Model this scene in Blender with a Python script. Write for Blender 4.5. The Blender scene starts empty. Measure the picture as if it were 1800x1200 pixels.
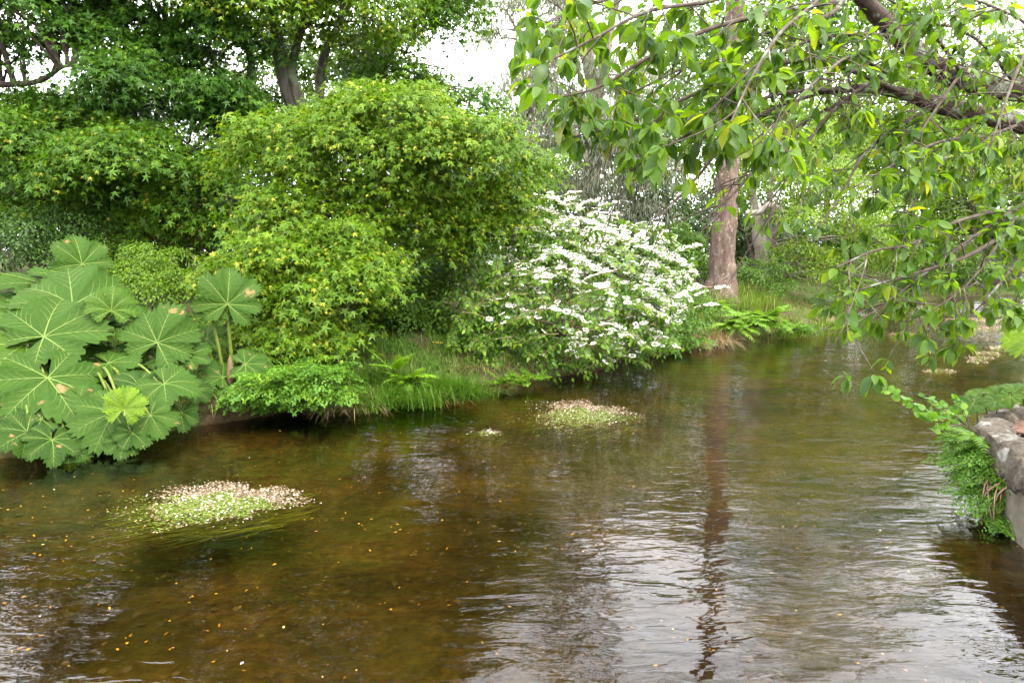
import bpy, math
import numpy as np
from mathutils import Matrix, Vector

# ------------------------------------------------------------------ camera, sky, sun, exposure
S = bpy.context.scene
CAM_H, FPX = 2.5, 1200.0                      # metres above the water, focal length in photo pixels (1800 wide)
PITCH = math.atan(160.0 / FPX)
cd = bpy.data.cameras.new("camera"); cam = bpy.data.objects.new("camera", cd)
S.collection.objects.link(cam); S.camera = cam
cam.location = (0, 0, CAM_H); cam.rotation_euler = (math.pi / 2 - PITCH, 0, 0)
cd.sensor_width = 36; cd.lens = 24; cd.clip_start = 0.05; cd.clip_end = 2000

SUN_EL, SUN_AZ = math.radians(58), math.radians(140)   # azimuth clockwise from +Y: behind the camera, to its right
w = bpy.data.worlds.new("World"); S.world = w; w.use_nodes = True
nt = w.node_tree; nt.nodes.clear()
sky = nt.nodes.new("ShaderNodeTexSky"); sky.sky_type = 'NISHITA'; sky.sun_disc = False
sky.sun_elevation = SUN_EL; sky.sun_rotation = SUN_AZ; sky.air_density = 1.2; sky.dust_density = 6; sky.ozone_density = 1
hs = nt.nodes.new("ShaderNodeHueSaturation"); hs.inputs['Saturation'].default_value = 0.22
mxw = nt.nodes.new("ShaderNodeMix"); mxw.data_type = 'RGBA'; mxw.inputs[0].default_value = 0.75   # even cloud layer
mxw.inputs[7].default_value = (14.0, 14.1, 14.6, 1)
bg = nt.nodes.new("ShaderNodeBackground"); bg.inputs[1].default_value = 0.145
wo = nt.nodes.new("ShaderNodeOutputWorld")
nt.links.new(sky.outputs[0], hs.inputs['Color']); nt.links.new(hs.outputs[0], mxw.inputs[6])
nt.links.new(mxw.outputs[2], bg.inputs[0]); nt.links.new(bg.outputs[0], wo.inputs[0])
sl = bpy.data.lights.new("sun", 'SUN'); sl.energy = 1.3; sl.angle = math.radians(14); sl.color = (1, .93, .80)
so = bpy.data.objects.new("sun", sl); S.collection.objects.link(so)
sd = Vector((math.sin(SUN_AZ) * math.cos(SUN_EL), math.cos(SUN_AZ) * math.cos(SUN_EL), math.sin(SUN_EL)))
so.rotation_euler = sd.to_track_quat('Z', 'Y').to_euler(); so.location = (0, -5, 30)
vs = S.view_settings; vs.view_transform = 'Standard'; vs.look = 'None'; vs.gamma = 1; vs.use_curve_mapping = False
vs.exposure = 2.25
cy = S.cycles
cy.max_bounces = 7; cy.diffuse_bounces = 4; cy.glossy_bounces = 2; cy.transmission_bounces = 5
cy.transparent_max_bounces = 8; cy.sample_clamp_indirect = 8; cy.use_denoising = True
cy.caustics_reflective = False; cy.caustics_refractive = False

# ------------------------------------------------------------------ helpers
UP = np.array([0, 0, 1.0])
CF = np.array([0, math.cos(PITCH), -math.sin(PITCH)]); CU = np.array([0, math.sin(PITCH), math.cos(PITCH)])
CR = np.array([1.0, 0, 0]); CAMP = np.array([0, 0, CAM_H])

def ray(px, py): return CF + (px - 900) / FPX * CR + (600 - py) / FPX * CU
def P(px, py, d):                              # point seen at a photo pixel, d metres away along the ground
    r = ray(px, py); return CAMP + r * (d / r[1])
def W(px, py, z=0.0):                          # point where a photo pixel meets the level z
    r = ray(px, py); return CAMP + r * ((z - CAM_H) / r[2])
def proj(p):
    q = np.asarray(p) - CAMP; f = q @ CF
    return 900 + FPX * q[..., 0] / f, 600 - FPX * (q @ CU) / f, f
def unit(v): return v / np.maximum(np.linalg.norm(v, axis=-1, keepdims=True), 1e-9)
def sstep(a, b, x):
    t = np.clip((x - a) / (b - a), 0, 1); return t * t * (3 - 2 * t)
_fr = np.random.default_rng(5); _K = unit(_fr.normal(size=(9, 3))); _PH = _fr.random(9) * 6.28
def field(p, freq):                            # smooth noise, about -1..1
    p = np.asarray(p) * freq; v = 0
    for i in range(9):
        v = v + np.sin(p @ _K[i] * (1 + .35 * i) * 1.6 + _PH[i] + 1.3 * np.sin(p @ _K[(i + 4) % 9] * .9 + _PH[(i + 2) % 9]))
    return v / 4.5

def link(o, parent=None):
    S.collection.objects.link(o)
    if parent is not None: o.parent = parent
    return o
def origin(o):
    v = Vector((0, 0, 0))
    while o is not None: v += o.location; o = o.parent
    return np.array(v)
def thing(name, loc, label, cat, group=None, kind=None):
    o = bpy.data.objects.new(name, None); o.empty_display_size = .2; o.location = tuple(loc); link(o)
    tag(o, label, cat, group, kind); return o
def tag(o, label=None, cat=None, group=None, kind=None):
    if label: o["label"] = label
    if cat: o["category"] = cat
    if group: o["group"] = group
    if kind: o["kind"] = kind
    return o

class Geo:
    """collects triangles and quads with a per-vertex tint"""
    def __init__(s): s.v = []; s.f = []; s.t = []; s.n = 0
    def add(s, v, f, t=.5):
        v = np.asarray(v, float).reshape(-1, 3); f = np.asarray(f, np.int64)
        s.v.append(v); s.f.append(f + s.n); s.n += len(v)
        s.t.append(np.broadcast_to(np.asarray(t, float), (len(v),)).copy()); return s
    def inst(s, tv, tf, M, pos, tint):
        N = len(pos)
        if N == 0: return s
        v = np.einsum('nij,vj->nvi', M, tv) + pos[:, None, :]
        f = (tf[None] + (np.arange(N) * len(tv))[:, None, None]).reshape(-1, tf.shape[1])
        return s.add(v.reshape(-1, 3), f, np.repeat(np.broadcast_to(tint, (N,)), len(tv)))
    def mesh(s, name, mat, off=(0, 0, 0), smooth=False):
        me = bpy.data.meshes.new(name)
        v = np.concatenate(s.v) - np.asarray(off)
        loops = np.concatenate([f.ravel() for f in s.f]); tot = np.concatenate([np.full(len(f), f.shape[1]) for f in s.f])
        me.vertices.add(len(v)); me.vertices.foreach_set('co', v.astype(np.float32).ravel())
        me.loops.add(len(loops)); me.loops.foreach_set('vertex_index', loops.astype(np.int32))
        me.polygons.add(len(tot)); st = np.concatenate([[0], np.cumsum(tot)[:-1]])
        me.polygons.foreach_set('loop_start', st.astype(np.int32)); me.polygons.foreach_set('loop_total', tot.astype(np.int32))
        if smooth: me.polygons.foreach_set('use_smooth', np.ones(len(tot), bool))
        a = me.attributes.new('tint', 'FLOAT', 'POINT'); a.data.foreach_set('value', np.concatenate(s.t).astype(np.float32))
        me.update(calc_edges=True)
        if mat: me.materials.append(mat)
        return me
    def obj(s, name, mat, parent=None, smooth=False, kind=None):
        off = origin(parent) if parent is not None else np.zeros(3)
        o = bpy.data.objects.new(name, s.mesh(name, mat, off, smooth)); link(o, parent)
        if kind: o["kind"] = kind
        return o

def frames(tip, nrm, size):
    tip = unit(tip); x = unit(np.cross(tip, nrm)); n = np.cross(x, tip)
    return np.stack([x, tip, n], -1) * np.broadcast_to(size, (len(tip),))[:, None, None]

def smooth_path(pts, rad, sub=5):
    pts = np.asarray(pts, float); rad = np.asarray(rad, float); n = len(pts)
    if n < 3: 
        t = np.linspace(0, 1, sub + 1)[:, None]; return pts[0] * (1 - t) + pts[-1] * t, np.interp(t[:, 0], [0, 1], rad[[0, -1]])
    q = np.concatenate([[2 * pts[0] - pts[1]], pts, [2 * pts[-1] - pts[-2]]]); out = []; rr = []
    for i in range(n - 1):
        a, b, c, d = q[i:i + 4]
        for t in np.arange(sub) / sub:
            out.append(.5 * (2 * b + (c - a) * t + (2 * a - 5 * b + 4 * c - d) * t * t + (3 * b - a - 3 * c + d) * t ** 3))
            rr.append(rad[i] * (1 - t) + rad[i + 1] * t)
    return np.array(out + [pts[-1]]), np.array(rr + [rad[-1]])

def tube(g, pts, rad, sides=6, rough=0., seed=0, tint=.5):
    pts = np.asarray(pts, float); n = len(pts); rad = np.broadcast_to(rad, (n,))
    t = unit(np.gradient(pts, axis=0)); a = np.array([1., 0, 0]) if abs(t[0][0]) < .8 else np.array([0, 1., 0])
    x = unit(np.cross(t[0], a)); X = []
    for i in range(n):
        x = unit(x - t[i] * (x @ t[i])); X.append(x)
    X = np.array(X); Y = np.cross(t, X); an = np.arange(sides) / sides * 2 * math.pi
    rr = rad[:, None] * np.ones((1, sides))
    if rough:
        d = (np.cos(an)[None, :, None] * X[:, None] + np.sin(an)[None, :, None] * Y[:, None]) * rad[:, None, None] + pts[:, None]
        rr = rr * (1 + rough * field(d + seed, 3.2 / max(rad.mean() * 4, .05)))
    v = pts[:, None] + rr[..., None] * (np.cos(an)[None, :, None] * X[:, None] + np.sin(an)[None, :, None] * Y[:, None])
    i = np.arange(n - 1)[:, None] * sides; j = np.arange(sides)[None]; k = (j + 1) % sides
    f = np.stack([i + j, i + k, i + k + sides, i + j + sides], -1).reshape(-1, 4)
    g.add(v.reshape(-1, 3), f, tint)
    c = len(pts) * sides - sides
    g.add(np.concatenate([v[-1], [pts[-1] + t[-1] * rad[-1] * .6]]), [[q, (q + 1) % sides, sides] for q in range(sides)], tint)

# ---- leaf outlines: base at the origin, tip along +Y, face up +Z, unit length
def fan(outline, c):
    v = np.array([c] + outline, float); n = len(outline)
    return v, np.array([[0, 1 + i, 1 + (i + 1) % n] for i in range(n)])
MAPLE = fan([(0, -.05, -.02), (.40, -.06, -.12), (.24, .22, -.02), (.60, .50, -.13), (.19, .52, -.02), (0, 1.0, -.2), (-.19, .52, -.02),
             (-.60, .50, -.13), (-.24, .22, -.02), (-.40, -.06, -.12)], (0, .30, .05))
def star5():
    c = np.array([0, .32, .04]); v = []; f = []
    for a, L_, wd in ((90, .70, .17), (28, .60, .15), (152, .60, .15), (-38, .48, .12), (218, .48, .12)):
        t = np.array([math.cos(math.radians(a)), math.sin(math.radians(a)), 0]); q = np.array([-t[1], t[0], 0])
        b = len(v); v += [c - q * wd - t * .12, c + t * L_ - UP * (.10 + .1 * L_), c + q * wd - t * .12]; f.append([b, b + 1, b + 2])
    return np.array(v), np.array(f)
MAPLE = star5(); MAPLE3 = (MAPLE[0][:9] * [1.12, 1.05, 1], MAPLE[1][:3])
OVAL = (np.array([(0, 0, 0), (.24, .42, .06), (0, .5, -.02), (-.24, .42, .06), (0, 1, -.14)]), np.array([[0, 1, 2], [0, 2, 3], [1, 4, 2], [2, 4, 3]]))
OVAL2 = (np.array([(0, 0, 0), (.26, .45, .03), (0, 1, -.1), (-.26, .45, .03)]), np.array([[0, 1, 2], [0, 2, 3]]))
LANCE = (np.array([(0, 0, 0), (.07, .45, -.05), (.0, 1, -.25), (-.07, .45, -.05)]), np.array([[0, 1, 2], [0, 2, 3]]))
def rowleaf(ts, ws, fold, droop, seed=0, wav=0.):
    r = np.random.default_rng(seed); v = []
    for i, (t, wd) in enumerate(zip(ts, ws)):
        z = -droop * t * t; k = wav * r.normal()
        v += [(-wd, t - .02 * wd, z + fold * wd + k), (0, t, z), (wd, t - .02 * wd, z + fold * wd - k)]
    f = []
    for i in range(len(ts) - 1):
        a = 3 * i; f += [(a, a + 1, a + 4, a + 3), (a + 1, a + 2, a + 5, a + 4)]
    return np.array(v, float), np.array(f)
CT = [0, .08, .22, .38, .54, .7, .84, .93, 1]; CW = [.01, .10, .19, .235, .235, .19, .11, .04, .003]
CHERRY = [rowleaf(CT, CW, .35, .28, 1, .008), rowleaf(CT, np.array(CW) * 1.1, .2, .42, 2, .012), rowleaf(CT, np.array(CW) * .92, .5, .16, 3, .01)]
VIB = rowleaf([0, .3, .62, 1], [.02, .28, .24, .005], .3, .35)
ROUND = fan([(0.5 * math.sin(a), .5 - .5 * math.cos(a), .04 * math.cos(2 * a)) for a in np.arange(9) / 9 * 6.283], (0, .5, -.03))

# ------------------------------------------------------------------ materials
def mat_new(name):
    m = bpy.data.materials.new(name); m.use_nodes = True; n = m.node_tree; n.nodes.clear(); return m, n
def N(n, t, **k):
    x = n.nodes.new(t)
    for a, b in k.items(): setattr(x, a, b)
    return x
def ramp(n, stops):
    r = N(n, "ShaderNodeValToRGB"); e = r.color_ramp.elements
    while len(e) > 1: e.remove(e[-1])
    e[0].position = stops[0][0]; e[0].color = (*stops[0][1], 1)
    for p, c in stops[1:]:
        q = e.new(p); q.color = (*c, 1)
    return r
KALB = .74                                     # measured albedo scale shared by every dull surface
def dull(stops):
    out = []
    for p, (r, g_, b) in stops:
        if g_ > r and g_ > 1.5 * b: r, b = r * 1.12, b * .6       # leaf greens lean to yellow
        out.append((p, (r * KALB, g_ * KALB, b * KALB)))
    return out
def leafmat(name, stops, trans=.4, rough=.45, spec=.2, warm=(1.25, 1.25, .55), bump=0.):
    m, n = mat_new(name); L = n.links.new
    if 'petal' not in name: stops = dull(stops)
    at = N(n, "ShaderNodeAttribute", attribute_name='tint'); r = ramp(n, stops)
    L(at.outputs['Fac'], r.inputs[0])
    p = N(n, "ShaderNodeBsdfPrincipled"); p.inputs['Roughness'].default_value = rough; p.inputs['Specular IOR Level'].default_value = spec
    t = N(n, "ShaderNodeBsdfTranslucent"); ml = N(n, "ShaderNodeMix", data_type='RGBA', blend_type='MULTIPLY'); ml.inputs[0].default_value = 1
    ml.inputs[7].default_value = (*warm, 1)
    mx = N(n, "ShaderNodeMixShader"); mx.inputs[0].default_value = trans; o = N(n, "ShaderNodeOutputMaterial")
    L(r.outputs[0], p.inputs['Base Color']); L(r.outputs[0], ml.inputs[6]); L(ml.outputs[2], t.inputs[0])
    if bump:
        tc = N(n, "ShaderNodeTexCoord"); no = N(n, "ShaderNodeTexNoise"); no.inputs['Scale'].default_value = 9; no.inputs['Detail'].default_value = 5
        b = N(n, "ShaderNodeBump"); b.inputs['Strength'].default_value = bump; b.inputs['Distance'].default_value = .03
        L(tc.outputs['Object'], no.inputs['Vector']); L(no.outputs[0], b.inputs['Height']); L(b.outputs[0], p.inputs['Normal'])
    L(p.outputs[0], mx.inputs[1]); L(t.outputs[0], mx.inputs[2]); L(mx.outputs[0], o.inputs[0]); return m
def roughmat(name, stops, scale=4., rough=.9, bump=.6, dist=.03, stretch=(1, 1, 1), detail=8, spec=.2, second=None):
    m, n = mat_new(name); L = n.links.new; stops = dull(stops)
    tc = N(n, "ShaderNodeTexCoord"); mp = N(n, "ShaderNodeMapping"); mp.inputs['Scale'].default_value = stretch
    no = N(n, "ShaderNodeTexNoise"); no.inputs['Scale'].default_value = scale; no.inputs['Detail'].default_value = detail; no.inputs['Roughness'].default_value = .68
    r = ramp(n, stops); p = N(n, "ShaderNodeBsdfPrincipled"); p.inputs['Roughness'].default_value = rough; p.inputs['Specular IOR Level'].default_value = spec
    b = N(n, "ShaderNodeBump"); b.inputs['Strength'].default_value = bump; b.inputs['Distance'].default_value = dist; o = N(n, "ShaderNodeOutputMaterial")
    L(tc.outputs['Object'], mp.inputs[0]); L(mp.outputs[0], no.inputs['Vector']); L(no.outputs[0], r.inputs[0]); L(no.outputs[0], b.inputs['Height'])
    col = r.outputs[0]
    if second:
        n2 = N(n, "ShaderNodeTexNoise"); n2.inputs['Scale'].default_value = second[0]; n2.inputs['Detail'].default_value = 6
        r2 = ramp(n, [(second[1], (0, 0, 0)), (second[2], (1, 1, 1))]); mx = N(n, "ShaderNodeMix", data_type='RGBA'); mx.inputs[7].default_value = (*[x * KALB for x in second[3]], 1)
        L(tc.outputs['Object'], n2.inputs['Vector']); L(n2.outputs[0], r2.inputs[0]); L(r2.outputs[0], mx.inputs[0]); L(col, mx.inputs[6]); col = mx.outputs[2]
    L(col, p.inputs['Base Color']); L(b.outputs[0], p.inputs['Normal']); L(p.outputs[0], o.inputs[0]); return m

M = {}
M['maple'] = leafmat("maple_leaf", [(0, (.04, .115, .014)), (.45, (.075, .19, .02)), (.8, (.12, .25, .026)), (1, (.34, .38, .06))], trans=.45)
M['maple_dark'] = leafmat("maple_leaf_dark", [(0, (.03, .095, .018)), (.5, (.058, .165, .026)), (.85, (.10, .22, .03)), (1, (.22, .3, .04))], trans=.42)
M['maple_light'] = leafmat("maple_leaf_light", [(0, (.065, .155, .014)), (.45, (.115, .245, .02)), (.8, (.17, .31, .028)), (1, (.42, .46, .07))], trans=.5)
M['cherry'] = leafmat("cherry_leaf", [(0, (.038, .105, .022)), (.5, (.078, .18, .026)), (.9, (.13, .25, .03)), (1, (.22, .30, .05))], trans=.58, rough=.4, spec=.3, warm=(1.9, 1.7, .4))
M['vib'] = leafmat("viburnum_leaf", [(0, (.035, .10, .014)), (.5, (.075, .18, .02)), (1, (.15, .26, .028))])
M['euc'] = leafmat("eucalyptus_leaf", [(0, (.15, .18, .12)), (.6, (.22, .25, .17)), (.85, (.28, .24, .16)), (1, (.36, .22, .12))], trans=.3, rough=.55)
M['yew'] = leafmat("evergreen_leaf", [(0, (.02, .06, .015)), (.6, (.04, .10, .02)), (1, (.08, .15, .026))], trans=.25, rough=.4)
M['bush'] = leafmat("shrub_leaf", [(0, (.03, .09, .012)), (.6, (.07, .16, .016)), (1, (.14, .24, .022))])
M['azalea'] = leafmat("azalea_leaf", [(0, (.05, .13, .01)), (.6, (.10, .21, .012)), (1, (.17, .28, .02))])
M['rust'] = leafmat("red_azalea_leaf", [(0, (.10, .05, .03)), (.6, (.17, .09, .05)), (1, (.28, .15, .10))])
M['haw'] = leafmat("hawthorn_leaf", [(0, (.065, .15, .016)), (.5, (.13, .25, .026)), (1, (.26, .37, .05))])
M['tree'] = leafmat("tree_leaf", [(0, (.04, .11, .016)), (.5, (.085, .19, .024)), (1, (.16, .28, .03))])
M['purple'] = leafmat("copper_leaf", [(0, (.05, .025, .03)), (.6, (.09, .045, .05)), (1, (.14, .08, .08))], trans=.2)
M['gun'] = leafmat("gunnera_leaf", [(0, (.014, .044, .006)), (.5, (.034, .088, .013)), (.8, (.050, .115, .016)), (1, (.12, .22, .017))], trans=.3, rough=.6, spec=.1, bump=.5)
def blotches(m, scale, lo, hi, colour):           # withered brown patches
    n = m.node_tree; L = n.links.new; p = [x for x in n.nodes if x.type == 'BSDF_PRINCIPLED'][0]; src = p.inputs['Base Color'].links[0].from_socket
    tc = N(n, "ShaderNodeTexCoord"); no = N(n, "ShaderNodeTexNoise"); no.inputs['Scale'].default_value = scale; no.inputs['Detail'].default_value = 7; oi = N(n, "ShaderNodeObjectInfo"); ad = N(n, "ShaderNodeVectorMath", operation='ADD')
    L(tc.outputs['Object'], ad.inputs[0]); L(oi.outputs['Location'], ad.inputs[1]); L(ad.outputs[0], no.inputs['Vector'])
    r = ramp(n, [(lo, (0, 0, 0)), (hi, (1, 1, 1))]); mx = N(n, "ShaderNodeMix", data_type='RGBA'); mx.inputs[7].default_value = (*colour, 1); L(no.outputs[0], r.inputs[0]); L(r.outputs[0], mx.inputs[0]); L(src, mx.inputs[6]); L(mx.outputs[2], p.inputs['Base Color'])
blotches(M['gun'], 2.6, .66, .72, (.20, .12, .05)); blotches(M['cherry'], 5, .70, .74, (.16, .10, .03))
M['gunvein'] = leafmat("gunnera_vein", [(0, (.075, .14, .028)), (1, (.10, .17, .035))], trans=.1)
M['gunstalk'] = roughmat("gunnera_stalk", [(.3, (.06, .11, .02)), (.7, (.13, .18, .04))], 14, .6, .6, .01)
M['gunspike'] = roughmat("gunnera_spike", [(.3, (.12, .08, .04)), (.7, (.28, .20, .11))], 60, .9, 1., .02)
M['grass'] = leafmat("grass_blade", [(0, (.035, .10, .014)), (.6, (.08, .19, .022)), (.9, (.16, .25, .04)), (1, (.36, .29, .14))], trans=.35)
M['straw'] = leafmat("dry_sedge", [(0, (.22, .15, .07)), (.6, (.36, .27, .14)), (1, (.45, .36, .22))], trans=.2)
M['fern'] = leafmat("fern_frond", [(0, (.05, .14, .015)), (.6, (.11, .25, .02)), (1, (.17, .33, .03))])
M['herb'] = leafmat("herb_leaf", [(0, (.045, .13, .02)), (.6, (.085, .22, .03)), (1, (.15, .30, .035))])
M['petal'] = leafmat("white_petal", [(0, (.52, .52, .42)), (.7, (.66, .66, .60)), (1, (.42, .36, .13))], trans=.3, warm=(1, 1, .95))
M['yellow'] = leafmat("yellow_petal", [(0, (.70, .48, .02)), (1, (.75, .55, .03))], trans=.2, warm=(1, 1, 1))
M['weed'] = leafmat("water_weed", [(0, (.05, .11, .015)), (.5, (.12, .22, .03)), (.8, (.22, .30, .08)), (1, (.45, .46, .30))], trans=.2, rough=.3)
M['weedtan'] = leafmat("water_weed_bleached", [(0, (.12, .085, .045)), (.6, (.27, .19, .115)), (1, (.46, .36, .27))], trans=.15, rough=.4)
M['subweed'] = leafmat("submerged_weed", [(0, (.035, .05, .008)), (.6, (.07, .10, .012)), (1, (.14, .19, .02))], trans=.1, rough=.6)
M['litter'] = leafmat("fallen_leaf", [(0, (.22, .11, .03)), (.6, (.42, .25, .04)), (1, (.60, .42, .08))], trans=.1, rough=.6)
M['floatleaf'] = leafmat("floating_leaf_skin", [(0, (.30, .08, .03)), (.5, (.55, .34, .05)), (.8, (.65, .55, .2)), (1, (.8, .78, .70))], trans=.1, rough=.5)
M['bark'] = roughmat("maple_bark", [(.3, (.05, .045, .035)), (.55, (.13, .12, .09)), (.75, (.24, .24, .19))], 5, .95, .8, .04, (1, 1, .35), second=(2.2, .5, .62, (.17, .20, .12)))
M['darkbark'] = roughmat("dark_bark", [(.3, (.03, .024, .018)), (.7, (.10, .075, .055))], 6, .95, .8, .03, (1, 1, .35))
M['cherrybark'] = roughmat("cherry_bark", [(.3, (.022, .014, .011)), (.55, (.065, .042, .032)), (.75, (.13, .09, .07))], 9, .85, .8, .03, (1, 1, 1), second=(7, .54, .62, (.22, .24, .18)))
M['twig'] = roughmat("twig_bark", [(.3, (.035, .025, .018)), (.7, (.12, .095, .072))], 22, .9, .4, .01, second=(9, .58, .66, (.18, .19, .15)))
M['pine'] = roughmat("pine_bark", [(.28, (.042, .028, .021)), (.5, (.108, .073, .055)), (.72, (.19, .14, .11))], 5.5, .95, 1., .07, (1, 1, .3), second=(11, .58, .66, (.26, .20, .165)))
M['eucbark'] = roughmat("eucalyptus_bark", [(.3, (.16, .12, .10)), (.7, (.36, .31, .27))], 3, .9, .4, .02, (1, 1, .3))
M['deadwood'] = roughmat("dead_wood", [(.3, (.26, .20, .16)), (.7, (.55, .48, .42))], 6, .9, .5, .02)
M['vibstem'] = roughmat("viburnum_stem", [(.3, (.13, .09, .05)), (.7, (.28, .20, .12))], 14, .9, .4, .01)
M['concrete'] = roughmat("wall_render", [(.25, (.065, .056, .04)), (.5, (.125, .11, .082)), (.75, (.19, .17, .13))], 5, .95, .5, .02, second=(1.6, .50, .66, (.07, .068, .04)))
M['rock'] = roughmat("coping_stone", [(.25, (.042, .034, .026)), (.5, (.118, .098, .074)), (.72, (.215, .185, .145))], 15, .95, 1., .06, second=(5, .58, .66, (.30, .29, .25)))
M['moss'] = leafmat("moss", [(0, (.05, .10, .01)), (1, (.14, .22, .02))], trans=.1, rough=.9)
M['path'] = roughmat("bark_chip_path", [(.3, (.07, .042, .028)), (.55, (.19, .105, .068)), (.75, (.32, .20, .14))], 26, .95, 1., .03)
M['chip'] = leafmat("bark_chip", [(0, (.09, .045, .028)), (.6, (.24, .12, .075)), (1, (.40, .28, .20))], trans=0, rough=.9)
M['redstem'] = roughmat("dry_red_stem", [(.3, (.24, .11, .08)), (.7, (.45, .28, .22))], 20, .9, .3, .01)

# ground: soil and moss above the water line, gravel bed below it
def ground_material():
    m, n = mat_new("ground_soil"); L = n.links.new
    geo = N(n, "ShaderNodeNewGeometry"); sx = N(n, "ShaderNodeSeparateXYZ"); L(geo.outputs['Position'], sx.inputs[0])
    def noise(sc, det=8, ro=.65):
        q = N(n, "ShaderNodeTexNoise"); q.inputs['Scale'].default_value = sc; q.inputs['Detail'].default_value = det; q.inputs['Roughness'].default_value = ro
        L(geo.outputs['Position'], q.inputs['Vector']); return q
    a = noise(1.1); b = noise(9, 8, .75); c = noise(34, 4, .7)
    soil = ramp(n, [(.3, (.026, .018, .010)), (.55, (.064, .044, .025)), (.75, (.11, .075, .045))]); L(b.outputs[0], soil.inputs[0])
    moss = ramp(n, [(.3, (.022, .042, .009)), (.7, (.056, .09, .017))]); L(c.outputs[0], moss.inputs[0])
    mm = ramp(n, [(.42, (0, 0, 0)), (.56, (1, 1, 1))]); L(a.outputs[0], mm.inputs[0])
    m1 = N(n, "ShaderNodeMix", data_type='RGBA'); L(mm.outputs[0], m1.inputs[0]); L(soil.outputs[0], m1.inputs[6]); L(moss.outputs[0], m1.inputs[7])
    # needle litter below the big pine
    vd = N(n, "ShaderNodeVectorMath", operation='DISTANCE'); vd.inputs[1].default_value = (10.3, 24.6, 1.0); L(geo.outputs['Position'], vd.inputs[0])
    ad = N(n, "ShaderNodeMath", operation='MULTIPLY_ADD'); L(a.outputs[0], ad.inputs[0]); ad.inputs[1].default_value = 2.2; L(vd.outputs['Value'], ad.inputs[2])
    nr = ramp(n, [(.36, (1, 1, 1)), (.56, (0, 0, 0))])
    dv = N(n, "ShaderNodeMath", operation='DIVIDE'); L(ad.outputs[0], dv.inputs[0]); dv.inputs[1].default_value = 5.6; L(dv.outputs[0], nr.inputs[0])
    nl = ramp(n, [(.35, (.075, .045, .02)), (.65, (.165, .105, .056))]); L(c.outputs[0], nl.inputs[0])
    m2 = N(n, "ShaderNodeMix", data_type='RGBA'); L(nr.outputs[0], m2.inputs[0]); L(m1.outputs[2], m2.inputs[6]); L(nl.outputs[0], m2.inputs[7])
    # bed
    vo = N(n, "ShaderNodeTexVoronoi"); vo.inputs['Scale'].default_value = 16; L(geo.outputs['Position'], vo.inputs['Vector'])
    bed = ramp(n, [(.25, (.011, .008, .003)), (.5, (.033, .023, .0075)), (.72, (.064, .047, .016))]); L(b.outputs[0], bed.inputs[0])
    st = ramp(n, [(0, (.5, .5, .5)), (1, (1.15, 1.1, 1.0))]); L(vo.outputs['Color'], st.inputs[0])
    bm = N(n, "ShaderNodeMix", data_type='RGBA', blend_type='MULTIPLY'); bm.inputs[0].default_value = .7; L(bed.outputs[0], bm.inputs[6]); L(st.outputs[0], bm.inputs[7])
    alg = noise(.55, 5); ag = ramp(n, [(.46, (0, 0, 0)), (.66, (1, 1, 1))]); L(alg.outputs[0], ag.inputs[0])
    gm = N(n, "ShaderNodeMix", data_type='RGBA'); gm.inputs[7].default_value = (.027, .030, .0055, 1)
    gf = N(n, "ShaderNodeMath", operation='MULTIPLY'); gf.inputs[1].default_value = .55; L(ag.outputs[0], gf.inputs[0])
    L(gf.outputs[0], gm.inputs[0]); L(bm.outputs[2], gm.inputs[6])
    pt = noise(.8, 6, .7); pr = ramp(n, [(.36, (.38, .36, .34)), (.64, (1.5, 1.45, 1.3))]); L(pt.outputs[0], pr.inputs[0])
    pm = N(n, "ShaderNodeMix", data_type='RGBA', blend_type='MULTIPLY'); pm.inputs[0].default_value = 1; L(gm.outputs[2], pm.inputs[6]); L(pr.outputs[0], pm.inputs[7]); gm = pm
    zr = N(n, "ShaderNodeMapRange"); zr.inputs['From Min'].default_value = -.02; zr.inputs['From Max'].default_value = .10; L(sx.outputs['Z'], zr.inputs[0])
    m3 = N(n, "ShaderNodeMix", data_type='RGBA'); L(zr.outputs[0], m3.inputs[0]); L(gm.outputs[2], m3.inputs[6]); L(m2.outputs[2], m3.inputs[7])
    p = N(n, "ShaderNodeBsdfPrincipled"); p.inputs['Roughness'].default_value = .95; p.inputs['Specular IOR Level'].default_value = .1
    bu = N(n, "ShaderNodeBump"); bu.inputs['Strength'].default_value = .9; bu.inputs['Distance'].default_value = .06; L(b.outputs[0], bu.inputs['Height'])
    o = N(n, "ShaderNodeOutputMaterial"); L(m3.outputs[2], p.inputs['Base Color']); L(bu.outputs[0], p.inputs['Normal']); L(p.outputs[0], o.inputs[0]); return m
M['ground'] = ground_material()

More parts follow.
